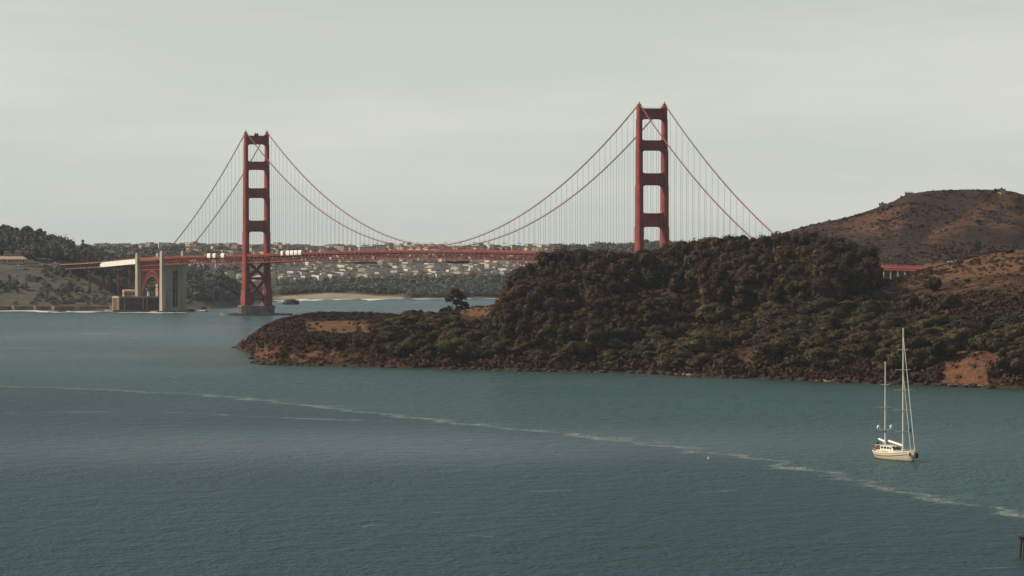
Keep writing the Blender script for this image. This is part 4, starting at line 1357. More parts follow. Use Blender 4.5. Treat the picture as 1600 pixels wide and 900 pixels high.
for k, (px_, ms, lb) in enumerate(((1473, CARG, "grey car parked on the ridge road farthest along from the yacht's tall mast"), (1484, CARW, "white car parked in the middle of the ridge road below the dry hill"),
                                   (1489, CARW, "white car parked close behind another on the ridge road"), (1495, CARW, "bright white car parked at the uphill end of the ridge road row"))):
    D_ = 4860; X_, Y_, Z_ = head.at(px_, head.tD(px_, D_)); car((X_, Y_, max(Z_, ZY(410.5, Y_)) + .05), .1 + .1 * k, ms, lb, "cars parked on the ridge road")
for k, (px_, lb) in enumerate(((12, "white car parked on the sea wall road at its outer end"), (30.5, "white car parked on the sea wall road nearer the fort"))):
    car((PX(px_, 6866), 6866, 5.42), 0.1, CARW, lb, "cars parked on the sea wall")
x, y, z = sf.hit(27, 433); car((x, y, z + .3), .3, CARW, "lone white car on the road across the wooded bluff", None)


# ------------------------------------------------------------------ vegetation meshes
def cards(P, N, size, jit=0.6):
    """P (n,3) centres, N (n,3) outward; returns V,F quads bent off the normal."""
    n = len(P)
    R = rng.normal(size=(n, 3)); Nn = N + jit * R; Nn /= np.linalg.norm(Nn, axis=1)[:, None] + 1e-9
    A = np.cross(Nn, rng.normal(size=(n, 3))); A /= np.linalg.norm(A, axis=1)[:, None] + 1e-9
    B = np.cross(Nn, A)
    s_ = size * rng.uniform(.6, 1.4, n)[:, None]; asp = rng.uniform(.5, 1.0, n)[:, None]
    V = np.stack([P - A * s_ - B * s_ * asp * .5, P + A * s_ * .3 - B * s_ * asp, P + A * s_ + B * s_ * asp * .3, P - A * s_ * .2 + B * s_ * asp], 1).reshape(-1, 3)
    return V, np.arange(4 * n).reshape(n, 4)


def ico_pts(n):
    k = np.arange(n) + .5; ph = np.arccos(1 - 2 * k / n); th = PI * (1 + 5 ** .5) * k
    return np.stack([np.cos(th) * np.sin(ph), np.sin(th) * np.sin(ph), np.cos(ph)], 1)


def core(c, r, nu=8, nv=5):
    V = []
    for j in range(nv + 1):
        ph = PI * j / nv
        for i in range(nu):
            th = 2 * PI * i / nu; q = random.uniform(.82, 1.05)
            V.append((c[0] + r[0] * q * math.sin(ph) * math.cos(th), c[1] + r[1] * q * math.sin(ph) * math.sin(th), c[2] + r[2] * q * math.cos(ph)))
    Fc = [(j * nu + i, j * nu + (i + 1) % nu, (j + 1) * nu + (i + 1) % nu, (j + 1) * nu + i) for j in range(nv) for i in range(nu)]
    return np.array(V), np.array(Fc)


def crown_mesh(name, lobes, ncard, size, m, corek=0.72, jit=0.7):
    VV, FF, off = [], [], 0
    tot = sum(r[0] * r[2] for c, r in lobes)
    for c, r in lobes:
        n = max(12, int(ncard * r[0] * r[2] / tot))
        N = rng.normal(size=(n, 3)); N /= np.linalg.norm(N, axis=1)[:, None]
        N[:, 2] = np.where(N[:, 2] < -.35, -N[:, 2], N[:, 2])
        rad = rng.uniform(.62, 1.08, n)[:, None] * (1 + .16 * np.sin(N[:, :1] * 5 + c[0]) * np.cos(N[:, 2:3] * 6 + c[1]))
        P = np.array(c) + N * np.array(r) * rad
        V, f = cards(P, N, size, jit)
        VV.append(V); FF.append(f + off); off += len(V)
        if corek > 0:
            V, f = core(c, [q * corek for q in r]); VV.append(V); FF.append(f + off); off += len(V)
    return mesh_np(name, np.concatenate(VV), np.concatenate(FF), [m])


def trunk_mesh(name, h, r, m, limbs=(), lean=(0, 0)):
    mb = MB()
    pts = [(0, 0, -2.5), (0, 0, 0), (lean[0] * .3, lean[1] * .3, h * .35), (lean[0] * .7, lean[1] * .7, h * .7), (lean[0], lean[1], h)]
    mb.tube(pts, [r * 1.3, r * 1.1, r * .8, r * .55, r * .25], 6)
    for (z0, p_) in limbs:
        f = z0 / h; a_ = Vector((lean[0] * f, lean[1] * f, z0)); b_ = Vector(p_); c_ = (a_ + b_) / 2 + Vector((0, 0, -.06 * h))
        mb.tube([a_, c_, b_], [r * .42, r * .3, r * .1], 5)
    return mb.mesh(name, m)


EUC = []   # nominal 32 m tall
for v in range(7):
    lob = []; n = random.randint(8, 11)
    for k in range(n):
        zz = random.uniform(9, 28); f = 1 - abs(zz - 19) / 16
        a_ = random.uniform(0, 2 * PI); rr = random.uniform(1.5, 5.8) * (0.4 + .6 * f)
        s_ = random.uniform(2.6, 4.8)
        lob.append(((rr * math.cos(a_), rr * math.sin(a_), zz), (s_, s_, s_ * random.uniform(1.0, 1.5))))
    lob.append(((random.uniform(-1, 1), random.uniform(-1, 1), 28.6), (2.6, 2.6, 2.6)))
    lob.append(((0, 0, 16), (3.8, 3.8, 5)))
    lim = [(max(6, c[2] - 7), c) for c, r in lob if c[2] > 12][:8]
    EUC.append((crown_mesh("crown", lob, 2600, .5, M_EUC, .86, .28), trunk_mesh("trunk", 28, .55, M_BARK, lim, (random.uniform(-2, 2), random.uniform(-2, 2)))))
OAK = []   # nominal 9 m tall
for v in range(7):
    lob = []; n = random.randint(5, 7)
    for k in range(n):
        a_ = 2 * PI * k / n + random.uniform(-.4, .4); rr = random.uniform(2.2, 3.6); s_ = random.uniform(1.9, 2.8)
        lob.append(((rr * math.cos(a_), rr * math.sin(a_), random.uniform(2.2, 5.2)), (s_, s_, s_ * 1.05)))
    for k in range(3):
        lob.append(((random.uniform(-1.5, 1.5), random.uniform(-1.5, 1.5), random.uniform(5.5, 7.0)), (2.2, 2.2, 1.8)))
    lob.append(((0, 0, 3.6), (3.6, 3.6, 3.0)))
    OAK.append((crown_mesh("crown", lob, 2300, .34, M_OAK, .88, .26), trunk_mesh("trunk", 5, .4, M_BARKD, [(2, c) for c, r in lob[:5]])))
CYP = []   # nominal 18 m tall, dense and wide
for v in range(4):
    lob = []
    for k in range(9):
        zz = random.uniform(5, 15); a_ = random.uniform(0, 2 * PI); rr = random.uniform(1, 5) * (1.15 - zz / 20)
        lob.append(((rr * math.cos(a_), rr * math.sin(a_), zz), (2.8, 2.8, 2.0)))
    lob.append(((0, 0, 8), (4.4, 4.4, 5))); lob.append(((.5, 0, 15.5), (2.4, 2.4, 2.3)))
    CYP.append((crown_mesh("crown", lob, 1300, .7, M_CYP, .8, .4), trunk_mesh("trunk", 14, .6, M_BARKD, [(4, c) for c, r in lob[:4]])))


def put_tree(kind, me2, p_, h, nom, label, cat, group, wide=1.0):
    r_ = empty(kind, p_, random.uniform(0, 2 * PI)); s_ = h / nom
    r_.scale = (s_ * wide, s_ * wide, s_)
    link("trunk", me2[1], r_); link("crown", me2[0], r_)
    tagp(r_, label, cat, group)
    return r_


# silhouette of the tall wood against the sky (photo rows)
SKYE = ([780, 790, 797, 805, 815, 840, 870, 900, 930, 960, 990, 1010, 1030, 1050, 1100, 1150, 1200, 1250, 1275, 1290, 1320, 1350, 1366, 1376, 1384],
        [468, 445, 428, 418, 412, 402, 391, 389, 391, 393, 393, 389, 386, 379, 371, 365, 361, 357, 358, 366, 374, 380, 390, 404, 425])
SKYO = ([362, 385, 400, 420, 440, 460, 500, 560, 600, 650, 690, 720, 780, 800, 1700], [545, 532, 520, 505, 496, 489, 482, 479, 480, 481, 488, 482, 474, 470, 380])


class Grid:
    def __init__(s): s.d = {}
    def ok(s, x, y, r):
        i, j = int(x // 8), int(y // 8)
        for a_ in range(i - 2, i + 3):
            for b_ in range(j - 2, j + 3):
                for (u, v) in s.d.get((a_, b_), ()):
                    if (u - x) ** 2 + (v - y) ** 2 < r * r: return False
        return True
    def add(s, x, y): s.d.setdefault((int(x // 8), int(y // 8)), []).append((x, y))


gr = Grid(); euc = []
tries = 0
while len(euc) < 560 and tries < 60000:
    tries += 1
    px_ = random.uniform(788, 1374); t_ = random.uniform(.9, 4.7)
    X_, D_, Z_ = head.at(px_, t_)
    if Z_ < 5: continue
    yb = HY + (HC - Z_) * F / D_
    low = np.interp(px_, [788, 830, 900, 1000, 1060, 1100, 1200, 1300, 1374], [562, 568, 566, 545, 505, 500, 500, 492, 462])
    if yb > low: continue
    if abs(px_ - 1022) < 62 and 440 < yb < 476 and random.random() < .93: continue
    h = random.uniform(22, 38)
    if D_ < 3460: h = random.uniform(17, 26)
    lim = np.interp(px_, *SKYE) + random.uniform(0, 7 if px_ > 1010 or px_ < 850 else 2.5)
    lim += 7 * max(0, float(vnoise(px_ / 17, 3.3, 8)) - .35) * (1 if px_ > 1010 else .5)
    if abs(px_ - 1022) < 66 and yb >= 476: lim = max(lim, 466 + random.uniform(0, 8))
    if 1075 < px_ < 1165 and yb >= 507: lim = max(lim, 508)
    for o_ in (-12, 12): lim = max(lim, np.interp(px_ + o_, *SKYE) - 4)
    hm = ZY(lim, D_) - Z_
    if hm < (8 if yb > 476 and abs(px_ - 1022) < 66 else 13): continue
    h = min(h, hm)
    rmin = random.uniform(10, 15) * (h / 30) ** .5
    if not gr.ok(X_, D_, rmin): continue
    gr.add(X_, D_); euc.append((D_, X_, Z_, h, px_, yb))
# those seen best become single trees, the rest one mass
def vis(e): return (1.0 if e[0] < 3900 else 0.0, e[3] / e[0])
for px_ in np.arange(862, 1125, 5.5):      # the crest row that hides the deck's near end
    D_ = random.uniform(3820, 3900); X_, D_, Z_ = head.at(px_, head.tD(px_, D_))
    euc.append((D_, X_, Z_, ZY(np.interp(px_, *SKYE) + random.uniform(0, 2.5 if px_ < 1000 else 6), D_) - Z_, px_, 0))
euc.sort(key=lambda e: (e[0] > 3930, -e[3] / e[0] * (1.3 - .0003 * (e[0] - 3300))))
massV, massF, off = [], [], 0
for i, (D_, X_, Z_, h, px_, yb) in enumerate(euc):
    if i < 296:
        side = "above the grassy point" if px_ < 860 else "in front of the near tower" if px_ < 1080 else "below the side cables" if px_ < 1230 else "by the dry hill's foot"
        row = "on the wood's crest" if D_ > 3740 else "midway up the wood" if D_ > 3520 else "low in the wood"
        put_tree("eucalyptus_tree", random.choice(EUC), (X_, D_, Z_ - .3), h, 31.2, "tall dark eucalyptus %s, %s" % (row, side), "tree", "eucalyptus trees %s, %s" % (row, side), random.uniform(1.2, 1.6))
    else:
        s_ = h / 31.2
        for k in range(7):
            a_ = random.uniform(0, 2 * PI); rr = random.uniform(0, 5) * s_
            c = (X_ + rr * math.cos(a_), D_ + rr * math.sin(a_), Z_ + s_ * random.uniform(14, 28)); r0 = random.uniform(2.6, 4.2) * s_
            N = ico_pts(60) + rng.normal(size=(60, 3)) * .3
            V, f = cards(np.array(c) + N * r0 * .95, N, .9, .6); massV.append(V); massF.append(f + off); off += len(V)
            V, f = core(c, (r0 * .72,) * 3, 6, 4); massV.append(V); massF.append(f + off); off += len(V)
if massV:
    tagp(link("eucalyptus_wood", mesh_np("eucalyptus_wood", np.concatenate(massV), np.concatenate(massF), [M_EUC])), "dark mass of eucalyptus filling the back of the headland wood", kind="stuff")

# round oaks and laurels on the lower slopes
oak = []; tries = 0; gr2 = Grid()
while len(oak) < 520 and tries < 60000:
    tries += 1
    px_ = random.uniform(432, 1800); t_ = random.uniform(.55, 4.2)
    X_, D_, Z_ = head.at(px_, t_)
    if Z_ < 2.5: continue
    yb = HY + (HC - Z_) * F / D_
    up = np.interp(px_, [432, 470, 560, 640, 700, 740, 790, 850, 1000, 1100, 1370, 1420, 1500, 1640], [518, 534, 531, 493, 493, 505, 500, 520, 500, 508, 480, 499, 497, 494])
    if yb < up: continue
    if t_ > 3.9: continue
    if px_ < 575 and yb < 560 and random.random() < .55: continue
    if px_ < 600 and random.random() < .35: continue
    bare = (abs(px_ - 1518) < 56 and yb > 553 + max(0, 1530 - px_) * .35) or (abs(px_ - 1330) < 34 and yb > 568) or (abs(px_ - 1168) < 26 and yb > 545) or (abs(px_ - 440) < 14)
    if bare: continue
    if yb > np.interp(px_, [400, 500, 700, 1000, 1200, 1600], [558, 562, 572, 578, 582, 596]): continue
    h = random.choice([random.uniform(6.5, 10), random.uniform(10, 15)]) * (0.75 if px_ < 620 else 1.12)
    lim = np.interp(px_, *SKYO) + random.uniform(0, 4)
    if 1075 < px_ < 1165 and yb >= 508: lim = max(lim, 508 + random.uniform(0, 3))
    if 715 < px_ < 790 and yb > 500: lim = max(lim, 500)
    if px_ > 1378: lim = max(lim, 486 + 6 * float(vnoise(px_ / 13, 1.1, 4)))
    if 480 < px_ < 578 and yb > 524: lim = max(lim, 524)
    hm = ZY(lim, D_) - Z_
    if hm < 3.0: continue
    h = min(h, hm)
    if not gr2.ok(X_, D_, 12.0 * (h / 9) ** .8): continue
    gr2.add(X_, D_); oak.append((D_, X_, Z_, h, px_, yb))
oak.sort(key=lambda e: (e[4] > 1612, -e[3] / e[0] - (0 if e[0] < 3500 else -.0006)))
massV, massF, off = [], [], 0
for i, (D_, X_, Z_, h, px_, yb) in enumerate(oak):
    if i < 292 and px_ <= 1612:
        side = ("on the grassy point" if px_ < 620 else "below the lone tree" if px_ < 800 else "under the near tower" if px_ < 1080 else "near the small beaches" if px_ < 1300 else "behind the yacht's masts" if px_ < 1450 else "above the red bluff")
        row = "low by the waterline" if yb > 560 else "on the mid slope" if yb > 525 else "high on the slope"
        put_tree("oak_tree", random.choice(OAK), (X_, D_, Z_ - .4), h, 8.9, "rounded dark green oak %s, %s" % (row, side), "tree", "rounded oaks %s, %s" % (row, side), random.uniform(1.35, 1.85))
    else:
        s_ = h / 8.9
        for k in range(5):
            a_ = random.uniform(0, 2 * PI); rr = random.uniform(0, 3.6) * s_
            c = (X_ + rr * math.cos(a_), D_ + rr * math.sin(a_), Z_ + s_ * random.uniform(2, 5.5)); r0 = random.uniform(2.0, 3.0) * s_
            N = ico_pts(70) + rng.normal(size=(70, 3)) * .3
            V, f = cards(np.array(c) + N * r0 * .95, N, .55, .6); massV.append(V); massF.append(f + off); off += len(V)
            V, f = core(c, (r0 * .75,) * 3, 6, 4); massV.append(V); massF.append(f + off); off += len(V)
if massV:
    tagp(link("oak_thicket", mesh_np("oak_thicket", np.concatenate(massV), np.concatenate(massF), [M_OAK])), "dense oak thicket between the rounded trees of the slope", kind="stuff")

# dark single bushes on the open slope, each its own
for (px_, yb, h, w_, lb) in ((1459, 456, 11.5, 1.1, "dark round bush alone on the open dry slope, highest of the single ones"), (1420, 488, 13, 1.15, "big dark bush on the dry slope behind the yacht's mainmast top"),
                             (1487, 487, 12, 1.2, "broad dark bush at the upper edge of the oak belt beyond the yacht"), (1474, 489, 9, 1.0, "green bush tucked against the broad dark bush"),
                             (1388, 474, 6, .9, "small dark shrub below the road viaduct"), (1346, 480, 10, 1.1, "dark bush at the lower edge of the tall wood"), (1585, 478, 6.5, 1.1, "small dark shrub on the brown slope at the picture's edge"),
                             (1512, 446, 3.5, 1.2, "low dark shrub on the dry slope below the parked cars"), (1578, 396, 4.0, 1.8, "flat dark shrub on the crest of the dry slope")):
    X_, D_, Z_ = head.hit(px_, yb); put_tree("bush", random.choice(OAK), (X_, D_, Z_ - .4), h, 8.9, lb, "bush", None, w_)
for (px_, yb, h, lb) in ((1527, 398, 15, "dark conical tree at the foot of the dry hill"), (1528, 352, 6, "small dark bush halfway up the dry hill"), (1556, 301, 5, "dark bush on the summit beside the yellow hut")):
    X_, D_, Z_ = hill.hit(px_, yb); put_tree("bush", random.choice(CYP if h > 9 else OAK), (X_, D_, Z_ - .5), h, 17.8 if h > 9 else 8.9, lb, "tree" if h > 9 else "bush", None, 1.2)
# the lone tree on the ridge
lob = [((0, 0, 10.5), (3.4, 3.2, 2.6)), ((-3.2, 0, 8.2), (2.6, 2.4, 2.3)), ((2.6, .5, 9.2), (2.6, 2.4, 2.2)), ((4.2, 0, 5.6), (2.4, 2.2, 2.0)), ((5.6, .3, 3.6), (1.6, 1.6, 1.8)), ((-1.0, .5, 12.6), (2.4, 2.4, 1.6)), ((.6, 0, 6.6), (2.6, 2.6, 2.2)),
       ((-5.6, 0, 2.8), (1.8, 1.8, 1.9)), ((-7.6, 0, 2.2), (1.5, 1.5, 1.5)), ((-3.4, .2, 3.6), (1.6, 1.6, 1.6)), ((2.2, .2, 3.8), (1.8, 1.8, 1.6))]
LONE = (crown_mesh("crown", lob, 1700, .45, M_LONE, .45, .9), trunk_mesh("trunk", 9, .42, M_BARKD, [(2, c) for c, r in lob] + [(1, (-5.6, 0, 2.8))]))
X_, D_, Z_ = head.at(713, 4.0)
o = put_tree("lone_tree", LONE, (X_, D_, ZY(494, D_)), 14.2 * 1.5, 14.2, "lone dark spreading tree standing on the ridge with water behind it", "tree", None, 1.0)
o.rotation_euler = (0, 0, 0)

# ---- scrub as ground cover
def scrub_mass(name, pts, m, nc, size, label):
    n = len(pts); P = np.array([p[:3] for p in pts]); r_ = np.array([p[3] for p in pts])
    d = ico_pts(nc * 2); d = d[d[:, 2] > -.25][:nc]; k = len(d)
    N = d[None] + rng.normal(size=(n, k, 3)) * .35
    C_ = P[:, None, :] + N * r_[:, None, None] * np.array([1.15, 1.15, .85])
    szs = np.repeat(r_ * size, k)
    Pn = C_.reshape(-1, 3); Nn = N.reshape(-1, 3)
    V, f = cards(Pn, Nn, 1.0, .4)
    V = V.reshape(-1, 4, 3); V = Pn[:, None, :] + (V - Pn[:, None, :]) * szs[:, None, None]
    o = link(name, mesh_np(name, V.reshape(-1, 3), f, [m]))
    return tagp(o, label, kind="stuff")


pts = []
tries = 0
while len(pts) < 12500 and tries < 80000:
    tries += 1
    px_ = random.uniform(375, 1790); t_ = random.uniform(.12, 4.25); X_, D_, Z_ = head.at(px_, t_)
    if Z_ < 1.0: continue
    yb = HY + (HC - Z_) * F / D_
    p_ = 1.0
    if px_ < 620 and t_ > 2.0: p_ = .05 if (abs(px_ - 527) < 52 and abs(yb - 514) < 13) else .85
    if 715 < px_ < 800 and t_ > 3.2: p_ = .12
    if px_ > 1375 and t_ > 2.7: p_ = .2 + .5 * (vnoise(X_ / 60, D_ / 90, 77) > .55)
    if 1470 < px_ < 1572 and yb > 550: p_ = .07
    if (abs(px_ - 1330) < 34 and yb > 566) or (abs(px_ - 1168) < 24 and yb > 545): p_ = .3
    if px_ < 640 and t_ < 1.5: p_ = .3
    wooded = (790 < px_ < 1374 and yb > np.interp(px_, *SKYE) and t_ > 1) or (px_ > 640 and 1.0 < t_ < 2.9 and not (px_ > 1375 and yb < 500))
    if wooded: p_ *= .22
    if random.random() > p_ * (0.35 + vnoise(X_ / 25, D_ / 40, 5)): continue
    r0 = (random.uniform(.8, 2.1) if random.random() < .85 else random.uniform(2, 3.6)) if t_ < 3 else random.uniform(.5, 1.5)
    if px_ < 640: r0 = min(r0, 1.7)
    lim = np.interp(px_, *SKYO)
    if px_ < 800 and yb - r0 * F / D_ < lim - 1: continue
    pts.append((X_, D_, Z_ + r0 * .2, r0))
for _ in range(420):
    px_ = random.uniform(880, 1370); X_, D_, Z_ = head.at(px_, random.uniform(3.9, 4.12)); r0 = random.uniform(2.0, 3.8); pts.append((X_, D_, Z_ + r0 * .4, r0))
half = [p for i, p in enumerate(pts) if i % 3]
scrub_mass("scrub", half, M_SCRUB, 30, .36, "dry brown scrub covering the headland's cliffs and slopes")
scrub_mass("green_scrub", [p for i, p in enumerate(pts) if i % 3 == 0], M_OAK, 30, .36, "dark green low brush scattered over the headland")
pts = []
for _ in range(21000):
    px_ = random.uniform(1200, 1800); t_ = random.uniform(.6, 4.05); X_, D_, Z_ = hill.at(px_, t_)
    if random.random() > (vnoise(X_ / 60, D_ / 90, 15) * .6 + vnoise(X_ / 18, D_ / 28, 16) * .7) ** 2.5: continue
    r0 = random.uniform(.4, 1.1) if random.random() < .96 else random.uniform(1.2, 2.0)
    if t_ > 3.85: r0 *= .45
    pts.append((X_, D_, Z_, r0))
scrub_mass("hill_scrub", pts, mat("hill_brush", (0.050, 0.029, 0.024), .95, .1, scale=.03, col2=(0.026, 0.016, 0.017)), 12, .62, "purplish brown brush covering the dry hill")

# ---- far shore trees
cyp = []; g3 = Grid(); tries = 0
SKYL = ([-200, -60, 0, 10, 22, 50, 65, 80, 88, 94, 100, 108, 116, 140, 160, 175, 186, 196], [346, 350, 350, 349, 352, 350, 356, 362, 368, 378, 384, 388, 388, 391, 394, 397, 399, 412])
while len(cyp) < 285 and tries < 30000:
    tries += 1
    px_ = random.uniform(-40, 196); t_ = random.uniform(1.3, 4.6); X_, D_, Z_ = sf.at(px_, t_); yb = HY + (HC - Z_) * F / D_
    if t_ < 3.15:
        if vnoise(X_ / 35, D_ / 40, 51) < .46: continue
        if 408 < yb < 425 and px_ < 110: continue
        if abs(px_ - 145) < 22 and abs(yb - 443) < 12: continue
        h = random.uniform(6, 11)
    else:
        if 385 < yb < 400 and 40 < px_ < 110 and random.random() < .8: continue
        h = random.uniform(12, 22)
    if px_ > 120 and 410 < yb < 430 : h = min(h, 9)
    h = min(h, ZY(np.interp(px_, *SKYL) + random.uniform(0, 3), D_) - Z_)
    if h < 4 or not g3.ok(X_, D_, 7.5): continue
    g3.add(X_, D_)
    lb = ("dark cypress in the dense grove crowning the bluff", "cypresses crowning the bluff") if t_ > 3.6 and px_ < 105 else ("dark tree on the slope behind the bridge's landing", "trees behind the bridge landing") if t_ > 3.15 else ("low dark tree on the bluff face above the sea wall", "trees on the bluff face")
    cyp.append(1)
    put_tree("cypress_tree", random.choice(CYP), (X_, D_, Z_ - .5), h, 17.8, lb[0], "tree", lb[1], random.uniform(1.0, 1.4))
for px_, yt, yb, lb, w_ in ((113.5, 376.5, 392, "narrow pointed cypress, smaller of the pair on the bluff's skyline", .95), (129.5, 374.5, 392, "dark spreading cypress, taller of the pair on the bluff's skyline", .9), (176.5, 395, 409, "wind-bent cypress where the wooded slope meets the city skyline", 1.3)):
    D_ = 7350; put_tree("cypress_tree", CYP[0] if px_ < 120 else CYP[1], (PX(px_, D_), D_, ZY(yb, D_)), (yb - yt) / F * D_, 17.8, lb, "tree", None, w_)

# wooded belts of the far city: one mass
pts = []
def belt(n, p0, p1, t0, t1, r0, r1, f=None):
    for _ in range(n):
        px_ = random.uniform(p0, p1); t_ = random.uniform(t0, t1)
        X_, D_, Z_ = sf.at(px_, t_)
        if f and not f(px_, t_, X_, D_, Z_): continue
        r_ = random.uniform(r0, r1); pts.append((X_, D_, Z_ + r_ * .6, r_))
belt(500, 640, 1000, 1.3, 2.8, 3.5, 6.0)
belt(900, -60, 104, 3.3, 4.4, 4, 7)
belt(800, -60, 300, 1.2, 2.9, 1.5, 3.2, lambda p, t, X, D, Z: vnoise(X / 30, D / 45, 97) > .5 and not (abs(p - 145) < 24 and abs(HY + (HC - Z) * F / D - 443) < 12))
belt(420, 130, 200, 3.1, 4.3, 2.5, 4.5)
belt(1500, 440, 1000, 2.6, 5.1, 3.5, 7.0, lambda p, t, X, D, Z: random.random() < (1.0 if p > 560 else .7))
belt(350, 380, 900, 5.1, 6.3, 2.5, 5.0, lambda p, t, X, D, Z: vnoise(X / 60, D / 90, 91) > .45)
belt(500, 60, 900, 6.3, 8.0, 2.5, 5.5, lambda p, t, X, D, Z: vnoise(X / 60, D / 120, 92) > .45)
belt(800, 60, 480, 5.8, 8.05, 4, 7.0, lambda p, t, X, D, Z: vnoise(X / 70, D / 140, 93) > .3)
belt(420, 295, 420, 1.6, 4.6, 3, 6.0, lambda p, t, X, D, Z: vnoise(X / 30, D / 50, 94) > .35)
belt(260, 180, 300, 2.0, 4.6, 3, 6.0)
belt(300, 860, 1060, 7.0, 8.02, 5, 8.5)
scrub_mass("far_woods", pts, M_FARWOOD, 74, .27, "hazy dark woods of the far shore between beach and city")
# few rounder trees on the far skyline
for px_, yb, r_, lb in ((267.5, 392, 6.2, "round tree rising above the city skyline beside the pylon"), (488, 393, 6.5, "round dark tree on the skyline over the white enclosures"), (912, 392, 8.5, "hazy round tree on the skyline nearest the deck's end"), (958, 392, 9.5, "hazy dome shaped tree on the skyline beside the near tower"), (1010, 385, 9.0, "hazy tree seen through the near tower's lowest opening")):
    D_ = 10350; put_tree("skyline_tree", OAK[int(px_) % 7], (PX(px_, D_), D_, ZY(yb, D_) - 3), r_ * 2.0, 8.9, lb, "tree", None, 1.0)

# ---- far city houses
def house_mesh(v, mats):
    wx, dy, h = [(10, 14, 10), (12, 14, 9), (16, 12, 8), (10, 16, 14), (22, 13, 11)][v]
    m = MB(); m.cur = 0; m.box(-wx / 2, wx / 2, -dy / 2, dy / 2, -5, h)
    m.cur = 1
    if v in (0, 3, 4): m.box(-wx / 2 - .2, wx / 2 + .2, -dy / 2 - .2, dy / 2 + .2, h, h + .5)
    else: m.prism([(-dy / 2 - .4, h), (dy / 2 + .4, h), (0, h + 2.8)], -wx / 2 - .3, wx / 2 + .3, 'x')
    m.cur = 2
    for k in range(max(2, h // 3 - 0)):
        for i in range(max(2, wx // 4)):
            x_ = -wx / 2 + wx * (i + .5) / max(2, wx // 4); z_ = 1.2 + 3 * k
            if z_ + 1.5 < h: m.box(x_ - .6, x_ + .6, -dy / 2 - .06, -dy / 2 + .1, z_, z_ + 1.4)
        for i in range(3):
            y_ = -dy / 2 + dy * (i + .5) / 3; z_ = 1.2 + 3 * k
            if z_ + 1.5 < h: m.box(-wx / 2 - .06, -wx / 2 + .1, y_ - .6, y_ + .6, z_, z_ + 1.4)
    return m.mesh("house", mats)


HM = [house_mesh(v, [M_HOUSE, M_GREYROOF if v % 2 else M_REDROOF if v == 2 else M_GREYROOF, M_GLASS]) for v in range(5)]
cand = []
for _ in range(7000):
    px_ = random.uniform(300, 870); t_ = random.uniform(4.9, 7.9); X_, D_, Z_ = sf.at(px_, t_)
    dens = vnoise(X_ / 70, D_ / 60, 61) * .7 + .5 * vnoise(X_ / 20, D_ / 30, 62)
    if t_ > 7.0: dens *= .8
    if px_ < 400: dens *= .5 if t_ < 6.6 else .8
    if dens < .45: continue
    row = round(D_ / 34) * 34 + random.uniform(-3, 3) + .12 * X_ * 0
    cand.append((PX(px_, row), row, px_, t_))
cand2 = []; g4 = Grid()
for X_, D_, px_, t_ in cand:
    if g4.ok(X_, D_, 11):
        g4.add(X_, D_); t2_ = sf.tD(px_, D_); Z_ = sf.at(px_, t2_)[2]; cand2.append((X_, D_, Z_, px_))
# skyline houses along the whole left ridge
for _ in range(170):
    px_ = random.uniform(140, 880); X_, D_, Z_ = sf.at(px_, random.uniform(7.75, 8.02))
    if g4.ok(X_, D_, 12): g4.add(X_, D_); cand2.append((X_, D_, Z_ + 1, px_))


def seen(c):
    y_ = HY + (HC - c[2] - 8) * F / c[1]
    hidden = 390 < y_ < 411 or c[3] > 855
    return (hidden, c[1])


cand2.sort(key=seen)
hv = [np.array([list(v_.co) for v_ in m_.vertices]) for m_ in HM]
MV, MF, MI, off = [], [], [], 0
for i, (X_, D_, Z_, px_) in enumerate(cand2):
    v = random.choice([0, 0, 1, 1, 2, 3, 4]); rz = random.choice([.45, .6, .75, .9, .1]) + random.uniform(-.1, .1)
    if i < 290:
        o = link("house", HM[v]); o.location = (X_, D_, Z_); o.rotation_euler = (0, 0, rz)
        reg = "beneath the cables' lowest dip" if px_ > 560 else "just past the far tower" if px_ > 425 else "under the side span"
        row = "in the lowest rows" if D_ < 9250 else "in the middle rows"
        tagp(o, "small pale city house %s, %s" % (row, reg), "house", "city houses %s, %s" % (row, reg))
    else:
        ca, sa = math.cos(rz), math.sin(rz); V = hv[v]
        MV.append(np.stack([V[:, 0] * ca - V[:, 1] * sa + X_, V[:, 0] * sa + V[:, 1] * ca + D_, V[:, 2] + Z_], 1))
        wc = random.choice([0, 1, 1, 2, 3, 4, 0])
        for p_ in HM[v].polygons:
            MF.append([off + q for q in p_.vertices]); MI.append(wc if p_.material_index == 0 else (5 if p_.material_index == 1 else 6))
        off += len(V)
me = bpy.data.meshes.new("distant_houses"); me.from_pydata(np.concatenate(MV).tolist(), [], MF)
for m_ in HW + [M_GREYROOF, M_GLASS]: me.materials.append(m_)
me.polygons.foreach_set("material_index", MI); me.update()
tagp(link("distant_houses", me), "hundreds of tiny pale houses covering the far city hillside", kind="stuff")
print("trees", len(euc), len(oak), "houses", len(cand2))


# ------------------------------------------------------------------ rocks
def rock(px_, y_, w_, h_, label, group=None, name="rock", D=None):
    X_, D_ = wp(px_, y_) if D is None else (PX(px_, D), D)
    m = MB(); nu, nv = 12, 6; V = []
    sd_ = random.random() * 99
    for j in range(nv + 1):
        ph = PI * .5 * j / nv
        for i in range(nu):
            th = 2 * PI * i / nu; q = .75 + .5 * float(vnoise(math.cos(th) * 2 + sd_, math.sin(th) * 2 + j * .9, 3))
            V.append((w_ / 2 * q * math.cos(ph) ** .7 * math.cos(th), w_ / 2 * q * math.cos(ph) ** .7 * math.sin(th), -1 + (h_ + 1) * math.sin(ph) * (.85 + .3 * q * .5)))
    m.add(V, [(j * nu + i, j * nu + (i + 1) % nu, (j + 1) * nu + (i + 1) % nu, (j + 1) * nu + i) for j in range(nv) for i in range(nu)])
    o = m.build(name, M_ROCK); o.location = (X_, D_, 0)
    tagp(o, label, "rock", group)


